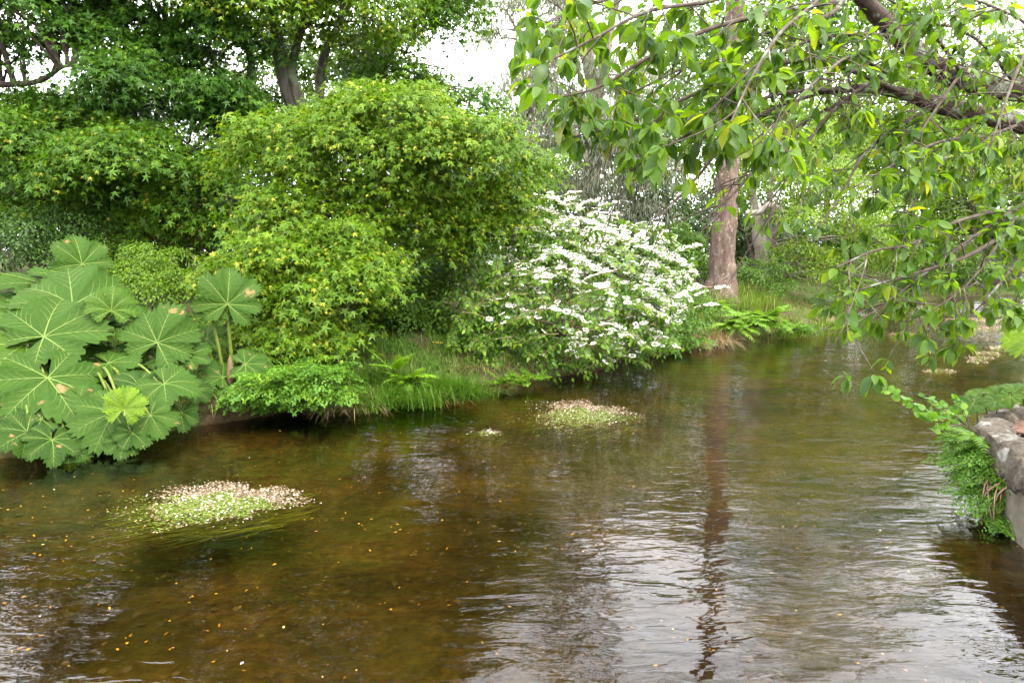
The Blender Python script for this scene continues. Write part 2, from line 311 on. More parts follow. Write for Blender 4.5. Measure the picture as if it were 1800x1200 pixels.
def water_material():
    m, n = mat_new("river_water"); L = n.links.new
    geo = N(n, "ShaderNodeNewGeometry")
    def wav(sc, rot, loc=(0, 0, 0), det=3, ro=.5, dist=.0):
        mp = N(n, "ShaderNodeMapping"); mp.inputs['Scale'].default_value = sc; mp.inputs['Rotation'].default_value = (0, 0, rot); mp.inputs['Location'].default_value = loc
        q = N(n, "ShaderNodeTexNoise"); q.inputs['Scale'].default_value = 1; q.inputs['Detail'].default_value = det; q.inputs['Roughness'].default_value = ro; q.inputs['Distortion'].default_value = dist
        L(geo.outputs['Position'], mp.inputs[0]); L(mp.outputs[0], q.inputs['Vector']); return q
    def mad(x, k, y=None):
        q = N(n, "ShaderNodeMath", operation='MULTIPLY_ADD'); L(x, q.inputs[0]); q.inputs[1].default_value = k
        if y is None: q.inputs[2].default_value = 0
        else: L(y, q.inputs[2])
        return q.outputs[0]
    a = wav((2.5, 7.0, 1), .22, det=2, dist=.7); b = wav((8, 20, 1), -.2, (3, 7, 0), 2, .5, .8); c = wav((1.1, 2.0, 1), .5, (9, 2, 0), 2)
    calm = wav((.35, .35, 1), 0, (4, 4, 0), 3)
    rg = ramp(n, [(.32, (.35, .35, .35)), (.62, (1, 1, 1))]); L(calm.outputs[0], rg.inputs[0])
    h = mad(a.outputs[0], 1.0, mad(b.outputs[0], .2, mad(c.outputs[0], 2.2)))
    vd = N(n, "ShaderNodeVectorMath", operation='DISTANCE'); vd.inputs[1].default_value = (15.5, 21.5, 0); L(geo.outputs['Position'], vd.inputs[0])
    rm = N(n, "ShaderNodeMapRange"); rm.inputs['From Min'].default_value = 6.5; rm.inputs['From Max'].default_value = 2.0; rm.inputs['To Min'].default_value = 0; rm.inputs['To Max'].default_value = 4
    L(vd.outputs['Value'], rm.inputs[0])
    sm = N(n, "ShaderNodeMath", operation='ADD'); L(rg.outputs[0], sm.inputs[0]); L(rm.outputs[0], sm.inputs[1])
    hh = N(n, "ShaderNodeMath", operation='MULTIPLY'); L(h, hh.inputs[0]); L(sm.outputs[0], hh.inputs[1])
    bu = N(n, "ShaderNodeBump"); bu.inputs['Strength'].default_value = 1; bu.inputs['Distance'].default_value = .0095; L(hh.outputs[0], bu.inputs['Height'])
    fr = N(n, "ShaderNodeFresnel"); fr.inputs['IOR'].default_value = 1.34; L(bu.outputs[0], fr.inputs['Normal'])
    tr = N(n, "ShaderNodeBsdfTransparent"); tr.inputs[0].default_value = (.84, .74, .46, 1)
    gl = N(n, "ShaderNodeBsdfGlossy"); gl.inputs['Roughness'].default_value = .0; gl.inputs['Color'].default_value = (1, 1, 1, 1); L(bu.outputs[0], gl.inputs['Normal'])
    mx = N(n, "ShaderNodeMixShader"); L(fr.outputs[0], mx.inputs[0]); L(tr.outputs[0], mx.inputs[1]); L(gl.outputs[0], mx.inputs[2])
    o = N(n, "ShaderNodeOutputMaterial"); L(mx.outputs[0], o.inputs[0]); return m
M['water'] = water_material()

# ------------------------------------------------------------------ the setting: ground sheet, water, path
left_px = [(0, 806), (120, 790), (250, 768), (400, 742), (480, 728), (560, 715), (650, 700), (740, 686), (830, 678), (950, 668), (1040, 655), (1110, 628),
           (1180, 611), (1270, 600), (1370, 586), (1440, 575), (1485, 560), (1505, 545), (1560, 535), (1650, 527), (1740, 520)]
LEFT = np.array([(-60, -4), (-16, 3.6), (-9, 7.0)] + [tuple(W(*p)[:2]) for p in left_px] + [(40, 42), (90, 58), (300, 110)])
RIGHT = np.array([(1.6, -14), (2.3, -4), (2.8, 0), (3.5, 3), (3.98, 4.4), (4.28, 5.3), (4.46, 5.95), (4.74, 6.65), (5.3, 7.25), (6.3, 8), (8, 9.3), (12, 12), (18, 16), (30, 22), (60, 35), (300, 85)])
POLY = np.concatenate([LEFT, RIGHT[::-1], [(1.6, -60), (-60, -60)]])
def dist_poly(x, y, pl):
    best = np.full(x.shape, 1e9)
    for a, b in zip(pl[:-1], pl[1:]):
        d = b - a; t = np.clip(((x - a[0]) * d[0] + (y - a[1]) * d[1]) / (d @ d), 0, 1)
        best = np.minimum(best, np.hypot(x - a[0] - t * d[0], y - a[1] - t * d[1]))
    return best
def inside(x, y):
    r = np.zeros(x.shape, bool); n = len(POLY)
    for i in range(n):
        (x1, y1), (x2, y2) = POLY[i], POLY[(i + 1) % n]
        if y1 == y2: continue
        r ^= ((y1 > y) != (y2 > y)) & (x < (x2 - x1) * (y - y1) / (y2 - y1) + x1)
    return r
def gh(x, y):
    x = np.asarray(x, float); y = np.asarray(y, float); ins = inside(x, y)
    dl = dist_poly(x, y, LEFT); dr = dist_poly(x, y, RIGHT); right = dr < dl
    p3 = np.stack([x, y, 0 * x], -1)
    nz = field(p3, .9) * .09 + field(p3, 3.1) * .035
    s = dl + field(p3, 1.4) * .12
    hl = -.12 + .42 * sstep(-.12, .22, s) + .50 * sstep(.15, 3.2, s) + .055 * np.minimum(s, 18) + nz * sstep(.1, .8, s)
    hr = -.1 + .76 * sstep(.04, .22, dr) + .04 * np.minimum(np.maximum(dr - 4, 0), 20) + nz * .4 * sstep(2, 4, dr)
    dd = np.minimum(dl, dr); hb = -.12 - .36 * sstep(0, 1.5, dd) + nz * .55
    return np.where(ins, hb, np.where(right, hr, hl))
def gp(px, py, d, lift=0.):                    # the ground under a photo column at distance d
    p = P(px, py, d); p[2] = float(gh(np.array([p[0]]), np.array([p[1]]))[0]) + lift; return p
def gxy(x, y): return np.array([x, y, float(gh(np.array([x]), np.array([y]))[0])])

xs = np.unique(np.concatenate([np.linspace(-13, 17, 165), -13 - np.geomspace(.4, 500, 26), 17 + np.geomspace(.4, 500, 34)]))
ys = np.unique(np.concatenate([np.linspace(2, 29, 150), 2 - np.geomspace(.4, 60, 14), 29 + np.geomspace(.4, 700, 34)]))
gx, gy = np.meshgrid(xs, ys); gz = gh(gx, gy); nx, ny = len(xs), len(ys)
i, j = np.meshgrid(np.arange(nx - 1), np.arange(ny - 1)); q0 = (j * nx + i).ravel()
ground = Geo().add(np.stack([gx, gy, gz], -1).reshape(-1, 3), np.stack([q0, q0 + 1, q0 + nx + 1, q0 + nx], -1)).obj("ground", M['ground'], smooth=True)
tag(ground, "earth river banks running down to a brown gravel bed", "ground", kind="structure")
wt = Geo().add([(-70, -20, 0), (320, -20, 0), (320, 125, 0), (-70, 125, 0)], [[0, 1, 2, 3]]).obj("river", M['water'])
tag(wt, "shallow clear brown river with rippled reflections", "river", kind="structure")
wallc, _ = smooth_path(np.c_[RIGHT[1:11], np.zeros(10)], np.zeros(10), 8)      # the wall follows the water line
tng = unit(np.gradient(wallc, axis=0)); inw = np.stack([tng[:, 1], -tng[:, 0], 0 * tng[:, 0]], -1)   # towards the path
e0 = wallc + inw * .20; e1 = wallc + inw * 3.2; k = len(wallc)
pv = np.concatenate([e0, e1]); pv[:, 2] = .715; pv[:, 2] += field(pv, 2.) * .008
path = Geo().add(pv, [[q, q + 1, q + 1 + k, q + k] for q in range(k - 1)]).obj("path", M['path'])
tag(path, "reddish bark chip path behind the retaining wall", "path", kind="structure")

# ------------------------------------------------------------------ retaining wall with its coping stones
wall = thing("retaining_wall", (4.0, 5.4, 0), "curved grey rendered retaining wall topped with rough stones", "wall")
zz = [-.6, -.15, .1, .3, .52]; off = [-.02, -.01, .0, .012, .02]
g = Geo(); rows = []
for z, o_ in zip(zz, off):
    p = wallc + inw * (o_ + .004 * field(wallc + z * 3, 4.)[:, None]); p[:, 2] = z; rows.append(p)
p = wallc + inw * .36; p[:, 2] = .52; rows.append(p); p = p.copy(); p[:, 2] = -.6; rows.append(p)
v = np.concatenate(rows)
g.add(v, [[r * k + q, r * k + q + 1, (r + 1) * k + q + 1, (r + 1) * k + q] for r in range(len(rows) - 1) for q in range(k - 1)])
g.obj("wall_face", M['concrete'], wall, smooth=True)
def cube_sphere(nn=5):
    u = np.linspace(-1, 1, nn); v = []; f = []
    for ax in range(3):
        for sg in (-1, 1):
            b = len(v)
            for a in u:
                for c in u:
                    q = [0, 0, 0]; q[ax] = sg; q[(ax + 1) % 3] = a; q[(ax + 2) % 3] = c * sg; v.append(q)
            for r in range(nn - 1):
                for c in range(nn - 1):
                    o_ = b + r * nn + c; f.append([o_, o_ + nn, o_ + nn + 1, o_ + 1])
    return np.array(v, float), np.array(f)
CSV, CSF = cube_sphere(7)
def rock(seed, size, rnd=.7, amp=.2):
    v = CSV * (1 - rnd) + unit(CSV) * rnd * 1.2
    v = v * (1 + amp * field(v + seed * 7.1, 1.1)[:, None] + amp * .5 * field(v + seed * 3.3, 3.)[:, None] + amp * .3 * field(v + seed * 1.7, 7.)[:, None]); return v * np.asarray(size) / 2
rng = np.random.default_rng(11)
acc = np.r_[0, np.cumsum(np.linalg.norm(np.diff(wallc, axis=0), axis=1))]; s = 0.; qn = 0
while s < acc[-1] - .2:
    ln = rng.uniform(.11, .27); mid = s + ln / 2
    c = np.array([np.interp(mid, acc, wallc[:, a]) for a in range(3)]); t = unit(np.array([np.interp(mid, acc, tng[:, a]) for a in range(3)])); n_ = np.array([t[1], -t[0], 0])
    for lay in range(1):
        wd = rng.uniform(.22, .33) if lay == 0 else rng.uniform(.14, .22); ht = rng.uniform(.22, .36) if lay == 0 else rng.uniform(.13, .22)
        v = rock(qn, (wd, ln * 1.06, ht)); qn += 1
        cc = c + n_ * (.075 if lay == 0 else .27) + UP * (.61 if lay == 0 else .67)
        Geo().add(v[:, :1] * n_ + v[:, 1:2] * t + v[:, 2:] * UP + cc, CSF).obj("coping_stone", M['rock'], wall)
    s += ln
g = Geo(); r_ = np.random.default_rng(3); n_ = 900
sp = r_.uniform(0, acc[-1], n_); zz_ = np.abs(r_.normal(0, .07, n_)) + .01
kp = field(np.c_[sp * 3, zz_ * 0, zz_ * 0], 1.) > .0; sp = sp[kp]; zz_ = zz_[kp]
c = np.stack([np.interp(sp, acc, wallc[:, a]) for a in range(3)], -1); ii = np.stack([np.interp(sp, acc, inw[:, a]) for a in range(3)], -1)
c = c - ii * .004; c[:, 2] = zz_
g.inst(*OVAL2, frames(UP * .5 - ii * .5 + r_.normal(0, .5, c.shape), -ii + r_.normal(0, .4, c.shape), r_.uniform(.015, .035, len(c))), c, r_.random(len(c)))
g.obj("moss", M['moss'], wall, kind="stuff")
g = Geo(); n_ = 2600; sp = r_.uniform(0, acc[-1], n_); dv = .22 + r_.random(n_) ** 1.3 * 2.4
c = np.stack([np.interp(sp, acc, wallc[:, a]) for a in range(3)], -1) + np.stack([np.interp(sp, acc, inw[:, a]) for a in range(3)], -1) * dv[:, None]; c[:, 2] = .725
g.inst(*OVAL2, frames(r_.normal(size=(n_, 3)) * [1, 1, .2], UP + r_.normal(0, .3, (n_, 3)), r_.uniform(.03, .07, n_)), c, r_.random(n_))
tag(g.obj("bark_chips", M['chip']), "loose bark chips scattered over the path", "bark chips", kind="stuff")

# ------------------------------------------------------------------ foliage machinery
def lobe(px, py, d, rx, rz, ry): return (P(px, py, d), np.array([rx * d / FPX, ry, rz * d / FPX]))
def sublobes(main, n, size, flat, rng, up=.25, front=.65):
    c, r = main; out = []; tries = 0
    while len(out) < n and tries < n * 40:
        tries += 1; d = unit(rng.normal(size=3))
        if d[2] < -up: continue
        if d[1] > .2 and rng.random() < front: continue
        q = c + d * r * rng.uniform(.62, .95); sz = r.mean() * size * rng.uniform(.55, 1.35)
        if any(np.linalg.norm((q - o[0]) / (o[1] + sz)) < .42 for o in out): continue
        out.append((q, np.array([sz * 1.15, sz, sz * flat])))
    return out
HOLES = [(503, 150, 50, 58, 18.7), (686, 112, 26, 46, 21), (409, 330, 16, 50, 18.8), (818, 112, 34, 52, 99), (112, 112, 50, 36, 99), (-10, 140, 50, 30, 99), (-60, 120, 60, 60, 99), (60, 25, 30, 16, 99), (30, 70, 22, 14, 99), (565, 150, 22, 45, 19), (446, 130, 14, 45, 18.6)]
def sprays(lobes, n, rng, front=.72, low=.3, inner=.45, gap=-.35, freq=1.3):
    C = np.array([l[0] for l in lobes]); R = np.array([l[1] for l in lobes]); wgt = R[:, 0] * R[:, 2]; wgt = wgt / wgt.sum()
    m = n * 3; idx = rng.choice(len(C), m, p=wgt); d = unit(rng.normal(size=(m, 3)))
    d[:, 1] = np.where((d[:, 1] > .15) & (rng.random(m) < front), -d[:, 1], d[:, 1])
    d[:, 2] = np.where((d[:, 2] < -low) & (rng.random(m) < .8), -d[:, 2], d[:, 2])
    r = 1 - inner * rng.random(m) ** 1.5; bump_ = 1 + .30 * field(C[idx] * 3 + d * 2.2, 1.) + .18 * np.abs(rng.normal(size=m)); p = C[idx] + d * R[idx] * (r * bump_)[:, None]; o = unit(d / R[idx])
    keep = field(p, freq) > gap + .25 * rng.normal(size=m)
    keep &= p[:, 2] > .12
    hx, hy, hd = proj(p)
    for a_, b_, c_, d_, e_ in HOLES: keep &= ~((np.hypot((hx - a_) / c_, (hy - b_) / d_) < 1 + .2 * rng.normal(size=m)) & (hd > 9) & (p[:, 1] < e_))
    for c, rr in zip(C, R):
        keep &= np.linalg.norm((p - c) / rr, axis=1) > .5
    p, o, r = p[keep][:n], o[keep][:n], r[keep][:n]; return p, o
def spray_leaves(p, o, k, rs, size, rng, young=.12, droop=.35, flatness=.8, jit=.35, hang=0.):
    n = len(p); pn = unit(flatness * UP + .5 * o + rng.normal(0, .18, (n, 3)))
    f = o * [1, 1, .3] + rng.normal(0, .3, (n, 3)); f = unit(f - pn * np.sum(f * pn, 1, keepdims=True)); s = np.cross(pn, f)
    sp_t = rng.normal(0, .13, n)
    u = rng.uniform(-1, 1, (n, k)); v = rng.uniform(-1, 1, (n, k)); rsn = rs * rng.uniform(.7, 1.3, n)[:, None, None]
    pos = p[:, None] + rsn * (u[..., None] * f[:, None] + .85 * v[..., None] * s[:, None]) - UP * rsn * droop * (.6 * np.clip(u, 0, 1) + .5 * v * v)[..., None]
    pos = pos + pn[:, None] * rng.normal(0, .16 * rs, (n, k, 1))
    tip = .75 * f[:, None] + 1. * v[..., None] * s[:, None] + rng.normal(0, .4, (n, k, 3)) - UP * (droop + hang)
    nr = pn[:, None] + o[:, None] * .3 + rng.normal(0, jit, (n, k, 3))
    sz = size * (.5 + .75 * rng.random((n, k)) ** 1.4); t = .42 + sp_t[:, None] + rng.normal(0, .15, (n, k))
    t = np.clip(t, 0, .8); yg = (u > .1) & (rng.random((n, k)) < young * 2); t = np.where(yg, rng.uniform(.85, 1, (n, k)), t); sz = np.where(yg, sz * .6, sz)
    r = lambda a: a.reshape(-1, 3)
    ok = pos.reshape(-1, 3)[:, 2] > .02
    return r(pos)[ok], unit(r(tip))[ok], unit(r(nr))[ok], sz.ravel()[ok], t.ravel()[ok]
def front_ones(pos, nr, sz, n, cell=9):
    px, py, f = proj(pos); ok = (px > 4) & (px < 1796) & (py > 4) & (py < 1196) & (f > .3)
    key = (px // cell).astype(int) * 1000 + (py // cell).astype(int); key[~ok] = -1
    order = np.lexsort((f, key)); kk = key[order]; first = np.r_[True, kk[1:] != kk[:-1]] & (kk >= 0)
    cand = order[first]; view = unit(CAMP - pos[cand]); sc = sz[cand] / f[cand] * (.15 + np.abs(np.sum(view * nr[cand], 1)))
    return cand[np.argsort(-sc)[:n]]
def leaves_on(root, tmpl, L, mat, parts=0, name="leaf", rest="foliage", smooth=False, variants=8, mass=None):
    """the leaves that show largest become objects of their own, the others one mass"""
    pos, tip, nr, sz, t = L; tms = tmpl if isinstance(tmpl, list) else [tmpl]; Mx = frames(tip, nr, sz); off = origin(root)
    sel = front_ones(pos, nr, sz, parts) if parts else np.zeros(0, int)
    mask = np.ones(len(pos), bool); mask[sel] = False; which = np.arange(len(pos)) % len(tms); g = Geo()
    for a, tm in enumerate(tms):
        tm = mass or tm; q = mask & (which == a); g.inst(tm[0], tm[1], Mx[q], pos[q], t[q])
    ro = g.obj(rest, mat, root, smooth, kind="stuff")
    if parts:
        lib = [[Geo().add(tm[0], tm[1], (b + .5) / variants).mesh(name, mat, smooth=smooth) for b in range(variants)] for tm in tms]
        for q in sel:
            o = bpy.data.objects.new(name, lib[which[q]][min(variants - 1, int(t[q] * variants))]); m4 = np.eye(4); m4[:3, :3] = Mx[q]; m4[:3, 3] = pos[q] - off
            o.matrix_basis = Matrix(m4.tolist()); link(o, root)
    return ro
def limb_path(a, b, rng, sag=.12, n=5):
    a = np.asarray(a); b = np.asarray(b); L = np.linalg.norm(b - a); t = np.linspace(0, 1, n)[:, None]
    q = a * (1 - t) + b * t; q[1:-1] += rng.normal(0, sag * L * .35, (n - 2, 3)); q += UP * (np.sin(t * math.pi) * sag * L); return q
def limbs_to(root, starts, targets, r0, r1, mat, rng, sides=6, sag=.12, name="limb", joined=None):
    for a, b in zip(starts, targets):
        pts, rr = smooth_path(limb_path(a, b, rng, sag), np.linspace(r0, r1, 5), 4)
        if joined is None:
            g = Geo(); tube(g, pts, rr, sides, .1, rng.random() * 9); g.obj(name, mat, root, True)
        else: tube(joined, pts, rr, sides)
def tree(name, base, label, trunkpts, lobes, leaf, mat, bark, n, k, rs, size, seed, parts=0, group=None, cat="tree", trunk_r=None, young=.12, twigs=.06, limb_r=.07, extra=None,
         droop=.35, gap=-.35, front=.72, low=.3, inner=.45, hang=0., sub=None, freq=1.3, flatness=.8, jit=.3, nlimbs=10, core=.15):
    rng = np.random.default_rng(seed); root = thing(name, base, label, cat, group)
    joints = []
    for pts, rad in trunkpts:
        q, r = smooth_path(pts, rad, 6); g = Geo(); tube(g, q, r, 12, .09, seed); g.obj("trunk", bark, root, True); joints.append(q)
    J = np.concatenate(joints)
    if sub: lobes = [s_ for m_ in lobes for s_ in sublobes(m_, sub[0], sub[1], sub[2], rng)]
    big = sorted(range(len(lobes)), key=lambda a: -lobes[a][1].max())
    st = []; tg = []
    for a in big:
        c = lobes[a][0]; cd_ = np.linalg.norm(J - c, axis=1) + np.where(J[:, 2] > c[2] + .3, 2, 0); st.append(J[np.argmin(cd_)]); tg.append(c - UP * .1 * lobes[a][1][2])
    limbs_to(root, st[:nlimbs], tg[:nlimbs], limb_r, limb_r * .3, bark, rng)
    tw = Geo()
    if len(st) > nlimbs: limbs_to(root, st[nlimbs:], tg[nlimbs:], limb_r * .6, limb_r * .2, bark, rng, 4, joined=tw)
    p, o = sprays(lobes, n, rng, front, low, inner, gap, freq)
    C = np.array(tg)
    if twigs:
        for q in np.flatnonzero(rng.random(len(p)) < twigs):
            c = C[np.argmin(np.linalg.norm(C - p[q], axis=1))]; pts, rr = smooth_path(limb_path(c, p[q], rng, .15, 4), np.linspace(limb_r * .25, .004, 4), 2); tube(tw, pts, rr, 3)
    if tw.n: tw.obj("twigs", bark, root, True, kind="stuff")
    L = spray_leaves(p, o, k, rs, size, rng, young, droop, flatness, jit, hang)
    if core:                                   # larger filler leaves deep inside the crown, inner shade painted into their tint
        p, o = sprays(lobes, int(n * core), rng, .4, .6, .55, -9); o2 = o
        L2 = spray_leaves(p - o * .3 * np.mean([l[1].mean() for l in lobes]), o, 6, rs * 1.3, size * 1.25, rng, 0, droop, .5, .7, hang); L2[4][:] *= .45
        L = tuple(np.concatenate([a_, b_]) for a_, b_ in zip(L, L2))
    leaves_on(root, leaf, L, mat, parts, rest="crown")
    return root

# ------------------------------------------------------------------ maples on the near bank
b = gp(560, 560, 15.2)
tree("maple_tree", b, "broad maple with yellow-tipped light leaves drooping in mounds beside the gunnera",
     [([b - UP * .2, P(575, 470, 15.2), P(600, 390, 15.2), P(560, 300, 15.3), P(600, 230, 15.2)], [.22, .18, .15, .12, .06]),
      ([P(600, 400, 15.2), P(700, 330, 14.9), P(790, 270, 14.6), P(860, 265, 14.5)], [.12, .10, .06, .03])],
     [lobe(560, 290, 14.3, 150, 95, 1.5), lobe(700, 275, 14.2, 190, 110, 1.8), lobe(830, 320, 14.4, 110, 85, 1.4), lobe(640, 235, 14.6, 130, 75, 1.4),
      lobe(480, 480, 12.3, 95, 70, 1.0), lobe(570, 520, 12.0, 115, 90, 1.1), lobe(450, 560, 12.0, 70, 55, .8), lobe(600, 450, 12.6, 90, 55, 1.0), lobe(760, 430, 14.5, 110, 70, 1.2), lobe(600, 385, 13.6, 150, 50, 1.2), lobe(500, 400, 13.2, 90, 40, 1.), lobe(840, 380, 14.6, 80, 60, 1.), lobe(500, 600, 11.7, 85, 40, .8), lobe(590, 590, 11.9, 70, 40, .8), lobe(660, 500, 12.6, 60, 45, .8)],
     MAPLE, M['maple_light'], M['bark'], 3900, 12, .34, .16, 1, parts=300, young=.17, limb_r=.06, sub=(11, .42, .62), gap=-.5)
b = gp(440, 520, 19.3)
tree("maple_tree", b, "dark leaved maple behind the gunnera with a leaning brown trunk", 
     [([b - UP * .2, P(428, 400, 19.1), P(412, 310, 18.7), P(395, 250, 18.5), P(330, 170, 18.3), P(300, 60, 18.3)], [.24, .20, .18, .15, .11, .05])],
     [lobe(300, 190, 17.3, 170, 105, 1.7), lobe(380, 110, 18.0, 120, 80, 1.5), lobe(220, 100, 18.0, 110, 80, 1.5), lobe(420, 210, 18.0, 70, 70, 1.), lobe(300, 0, 18.1, 190, 90, 1.8)],
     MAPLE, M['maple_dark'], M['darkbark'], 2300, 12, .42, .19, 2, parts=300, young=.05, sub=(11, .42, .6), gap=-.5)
b = gp(150, 520, 18.0)
tree("maple_tree", b, "mid green maple with layered drooping leaves above the tallest gunnera leaf",
     [([b - UP * .2, P(170, 400, 18.0), P(190, 320, 18.0), P(160, 250, 17.5)], [.16, .13, .11, .06])],
     [lobe(230, 310, 16.3, 190, 90, 1.5), lobe(60, 290, 16.6, 110, 100, 1.4), lobe(340, 350, 16.6, 90, 70, 1.1), lobe(120, 385, 17.0, 130, 50, 1.2), lobe(350, 400, 16.8, 80, 50, 1.), lobe(250, 390, 17.0, 90, 40, 1.), lobe(60, 215, 17.4, 90, 45, 1.2)],
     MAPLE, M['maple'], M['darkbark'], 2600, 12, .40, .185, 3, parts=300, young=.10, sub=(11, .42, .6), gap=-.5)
b = gp(540, 500, 19.0)
tree("maple_tree", b, "tall maple with grey lichened twin stems and a bright yellow-green top",
     [([b - UP * .2, P(560, 330, 19), P(530, 215, 18.8), P(505, 150, 18.6), P(492, 95, 18.5), P(470, -40, 18.5)], [.34, .30, .27, .22, .18, .10]),
      ([P(535, 222, 18.8), P(522, 160, 18.5), P(512, 120, 18.5), P(540, 20, 18.4)], [.18, .15, .12, .08]),
      ([P(560, 260, 19.3), P(562, 190, 19.3), P(566, 110, 19.3), P(600, 30, 19.3)], [.17, .14, .12, .06]),
      ([P(520, 260, 18.9), P(447, 160, 18.9), P(440, 100, 18.8), P(400, 10, 18.8)], [.16, .12, .10, .05])],
     [lobe(460, 40, 17.4, 140, 60, 1.8), lobe(600, 60, 17.6, 120, 75, 1.8), lobe(520, -60, 18, 220, 90, 2.4), lobe(420, -170, 18.5, 200, 90, 2.5), lobe(620, -190, 18.5, 200, 110, 2.5), lobe(520, -300, 18.5, 200, 90, 2.2)],
     MAPLE3, M['maple_light'], M['bark'], 2200, 12, .42, .195, 4, parts=300, young=.15, sub=(10, .42, .6), gap=-.4)
b = gp(665, 480, 22.0)
tree("maple_tree", b, "slender maple with a forked dark trunk beside the patch of white sky",
     [([b - UP * .2, P(655, 300, 22), P(655, 180, 21.8), P(668, 120, 21.6), P(700, 70, 21.4), P(745, 30, 21.2)], [.26, .22, .2, .16, .12, .06]),
      ([P(658, 165, 21.8), P(650, 110, 21.8), P(640, 60, 21.6), P(640, -40, 21.4)], [.12, .10, .08, .05])],
     [lobe(740, 60, 20.4, 110, 100, 2.), lobe(700, 150, 20.6, 110, 60, 1.8), lobe(785, 40, 20.8, 60, 55, 1.4), lobe(700, -60, 21, 150, 80, 2.4), lobe(770, 180, 20.6, 75, 65, 1.5), lobe(840, 215, 20.8, 50, 50, 1.3), lobe(720, 215, 20.6, 80, 50, 1.3), lobe(720, -170, 21, 130, 80, 2.2)],
     MAPLE3, M['maple'], M['darkbark'], 1700, 12, .46, .205, 5, parts=0, young=.06, sub=(10, .42, .6), gap=-.4)
b = gp(-240, 520, 17.4)
tree("maple_tree", b, "maple spreading shaded branches with small sky gaps above the gunnera clump",
     [([b - UP * .2, P(-200, 250, 17.4), P(-150, 180, 17.0), P(-60, 150, 16.8)], [.24, .2, .15, .1]), ([P(-60, 150, 16.8), P(60, 145, 16.6), P(110, 118, 16.4), P(140, 118, 16.4)], [.09, .06, .04, .02])],
     [lobe(40, 50, 16.6, 130, 50, 1.4), lobe(-40, 140, 16.6, 100, 60, 1.4), lobe(140, 20, 17.3, 80, 45, 1.2), lobe(20, -40, 16.8, 130, 50, 1.5), lobe(-150, 240, 16.2, 100, 90, 1.5), lobe(-10, 75, 17.0, 70, 50, 1.)],
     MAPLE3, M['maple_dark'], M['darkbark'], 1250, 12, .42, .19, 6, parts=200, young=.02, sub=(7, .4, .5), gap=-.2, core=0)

# ------------------------------------------------------------------ trees and shrubs behind
def simple(name, px, d, label, lobes, mat, n, k, rs, size, seed, leaf=OVAL2, bark='darkbark', tr=.2, **kw):
    b = gp(px, 500, d); top = max(l[0][2] for l in lobes); tip = np.array([lobes[0][0][0], lobes[0][0][1] + .2, top])
    mid = (b + tip) / 2 + np.array([.2, .1, 0]); kw.setdefault('twigs', .02); kw.setdefault('nlimbs', 6); kw.setdefault('young', .05)
    return tree(name, b, label, [([b - UP * .2, b * .6 + mid * .4, mid, tip], [tr, tr * .85, tr * .6, tr * .2])], lobes, leaf, mat, M[bark], n, k, rs, size, seed, **kw)
kw = dict(sub=(11, .42, .75), gap=-.8, low=.7, core=.2)
simple("evergreen_tree", 60, 25, "dark evergreen tree behind the shaded maple branches", [lobe(60, 350, 25, 170, 130, 3)], M['yew'], 700, 12, .5, .2, 21, **kw)
simple("evergreen_tree", 320, 26, "dark evergreen tree behind the leaning maple trunk", [lobe(320, 280, 26, 170, 180, 3)], M['yew'], 900, 12, .5, .2, 22, **kw)
simple("broadleaf_tree", 520, 29, "bushy green tree seen between the twin maple stems", [lobe(520, 200, 27, 150, 150, 2.5), lobe(540, 60, 27, 140, 110, 2.5)], M['tree'], 1300, 12, .5, .22, 23, **kw)
simple("evergreen_tree", 790, 25, "low dark evergreen below the sky patch behind the maple dome", [lobe(800, 390, 25, 190, 90, 3), lobe(900, 350, 26, 80, 60, 2)], M['yew'], 900, 12, .45, .18, 24, **kw)
simple("broadleaf_tree", 700, 32, "green tree filling the gap behind the slender forked maple", [lobe(690, 300, 32, 150, 130, 3), lobe(600, 380, 30, 160, 90, 3)], M['tree'], 800, 12, .55, .22, 25, **kw)
simple("evergreen_tree", 1165, 30, "dense dark evergreen standing just beside the reddish pine trunk", [lobe(1165, 390, 30, 70, 130, 2.5), lobe(1190, 260, 31, 60, 100, 2.)], M['yew'], 900, 12, .4, .17, 26, **kw)
simple("evergreen_tree", 1320, 31, "dark yew in the shade behind the forked trunk", [lobe(1310, 410, 31, 90, 90, 2.5), lobe(1420, 420, 33, 110, 80, 3)], M['yew'], 800, 12, .45, .19, 27, **kw)
simple("broadleaf_tree", 960, 47, "hazy green tree far behind the grey eucalyptus", [lobe(960, 340, 47, 130, 130, 4), lobe(1080, 330, 50, 110, 150, 4)], M['tree'], 700, 12, .7, .3, 28, **kw)
simple("broadleaf_tree", 1450, 42, "tall green tree behind the hawthorn", [lobe(1430, 190, 42, 150, 240, 5), lobe(1400, 40, 42, 110, 130, 4), lobe(1470, -130, 42, 60, 80, 2.5), lobe(1500, -300, 42, 45, 90, 2), lobe(1400, -230, 42, 30, 60, 1.6)], M['tree'], 1900, 12, .7, .28, 29, **kw)
simple("broadleaf_tree", 1640, 44, "tall light green tree rising behind the riffle", [lobe(1620, 200, 44, 130, 260, 5), lobe(1600, -150, 44, 50, 90, 2.4), lobe(1560, 350, 40, 100, 120, 3)], M['haw'], 1400, 12, .7, .28, 30, **kw)
simple("copper_beech", 1790, 52, "purple leaved beech beyond the river bend", [lobe(1800, 290, 52, 75, 110, 4)], M['purple'], 600, 12, .7, .3, 31, **kw)
simple("broadleaf_tree", 1740, 47, "rounded green tree hanging over the river bend", [lobe(1720, 400, 44, 110, 75, 4), lobe(1790, 420, 42, 70, 70, 3)], M['tree'], 1000, 12, .6, .25, 32, **kw)
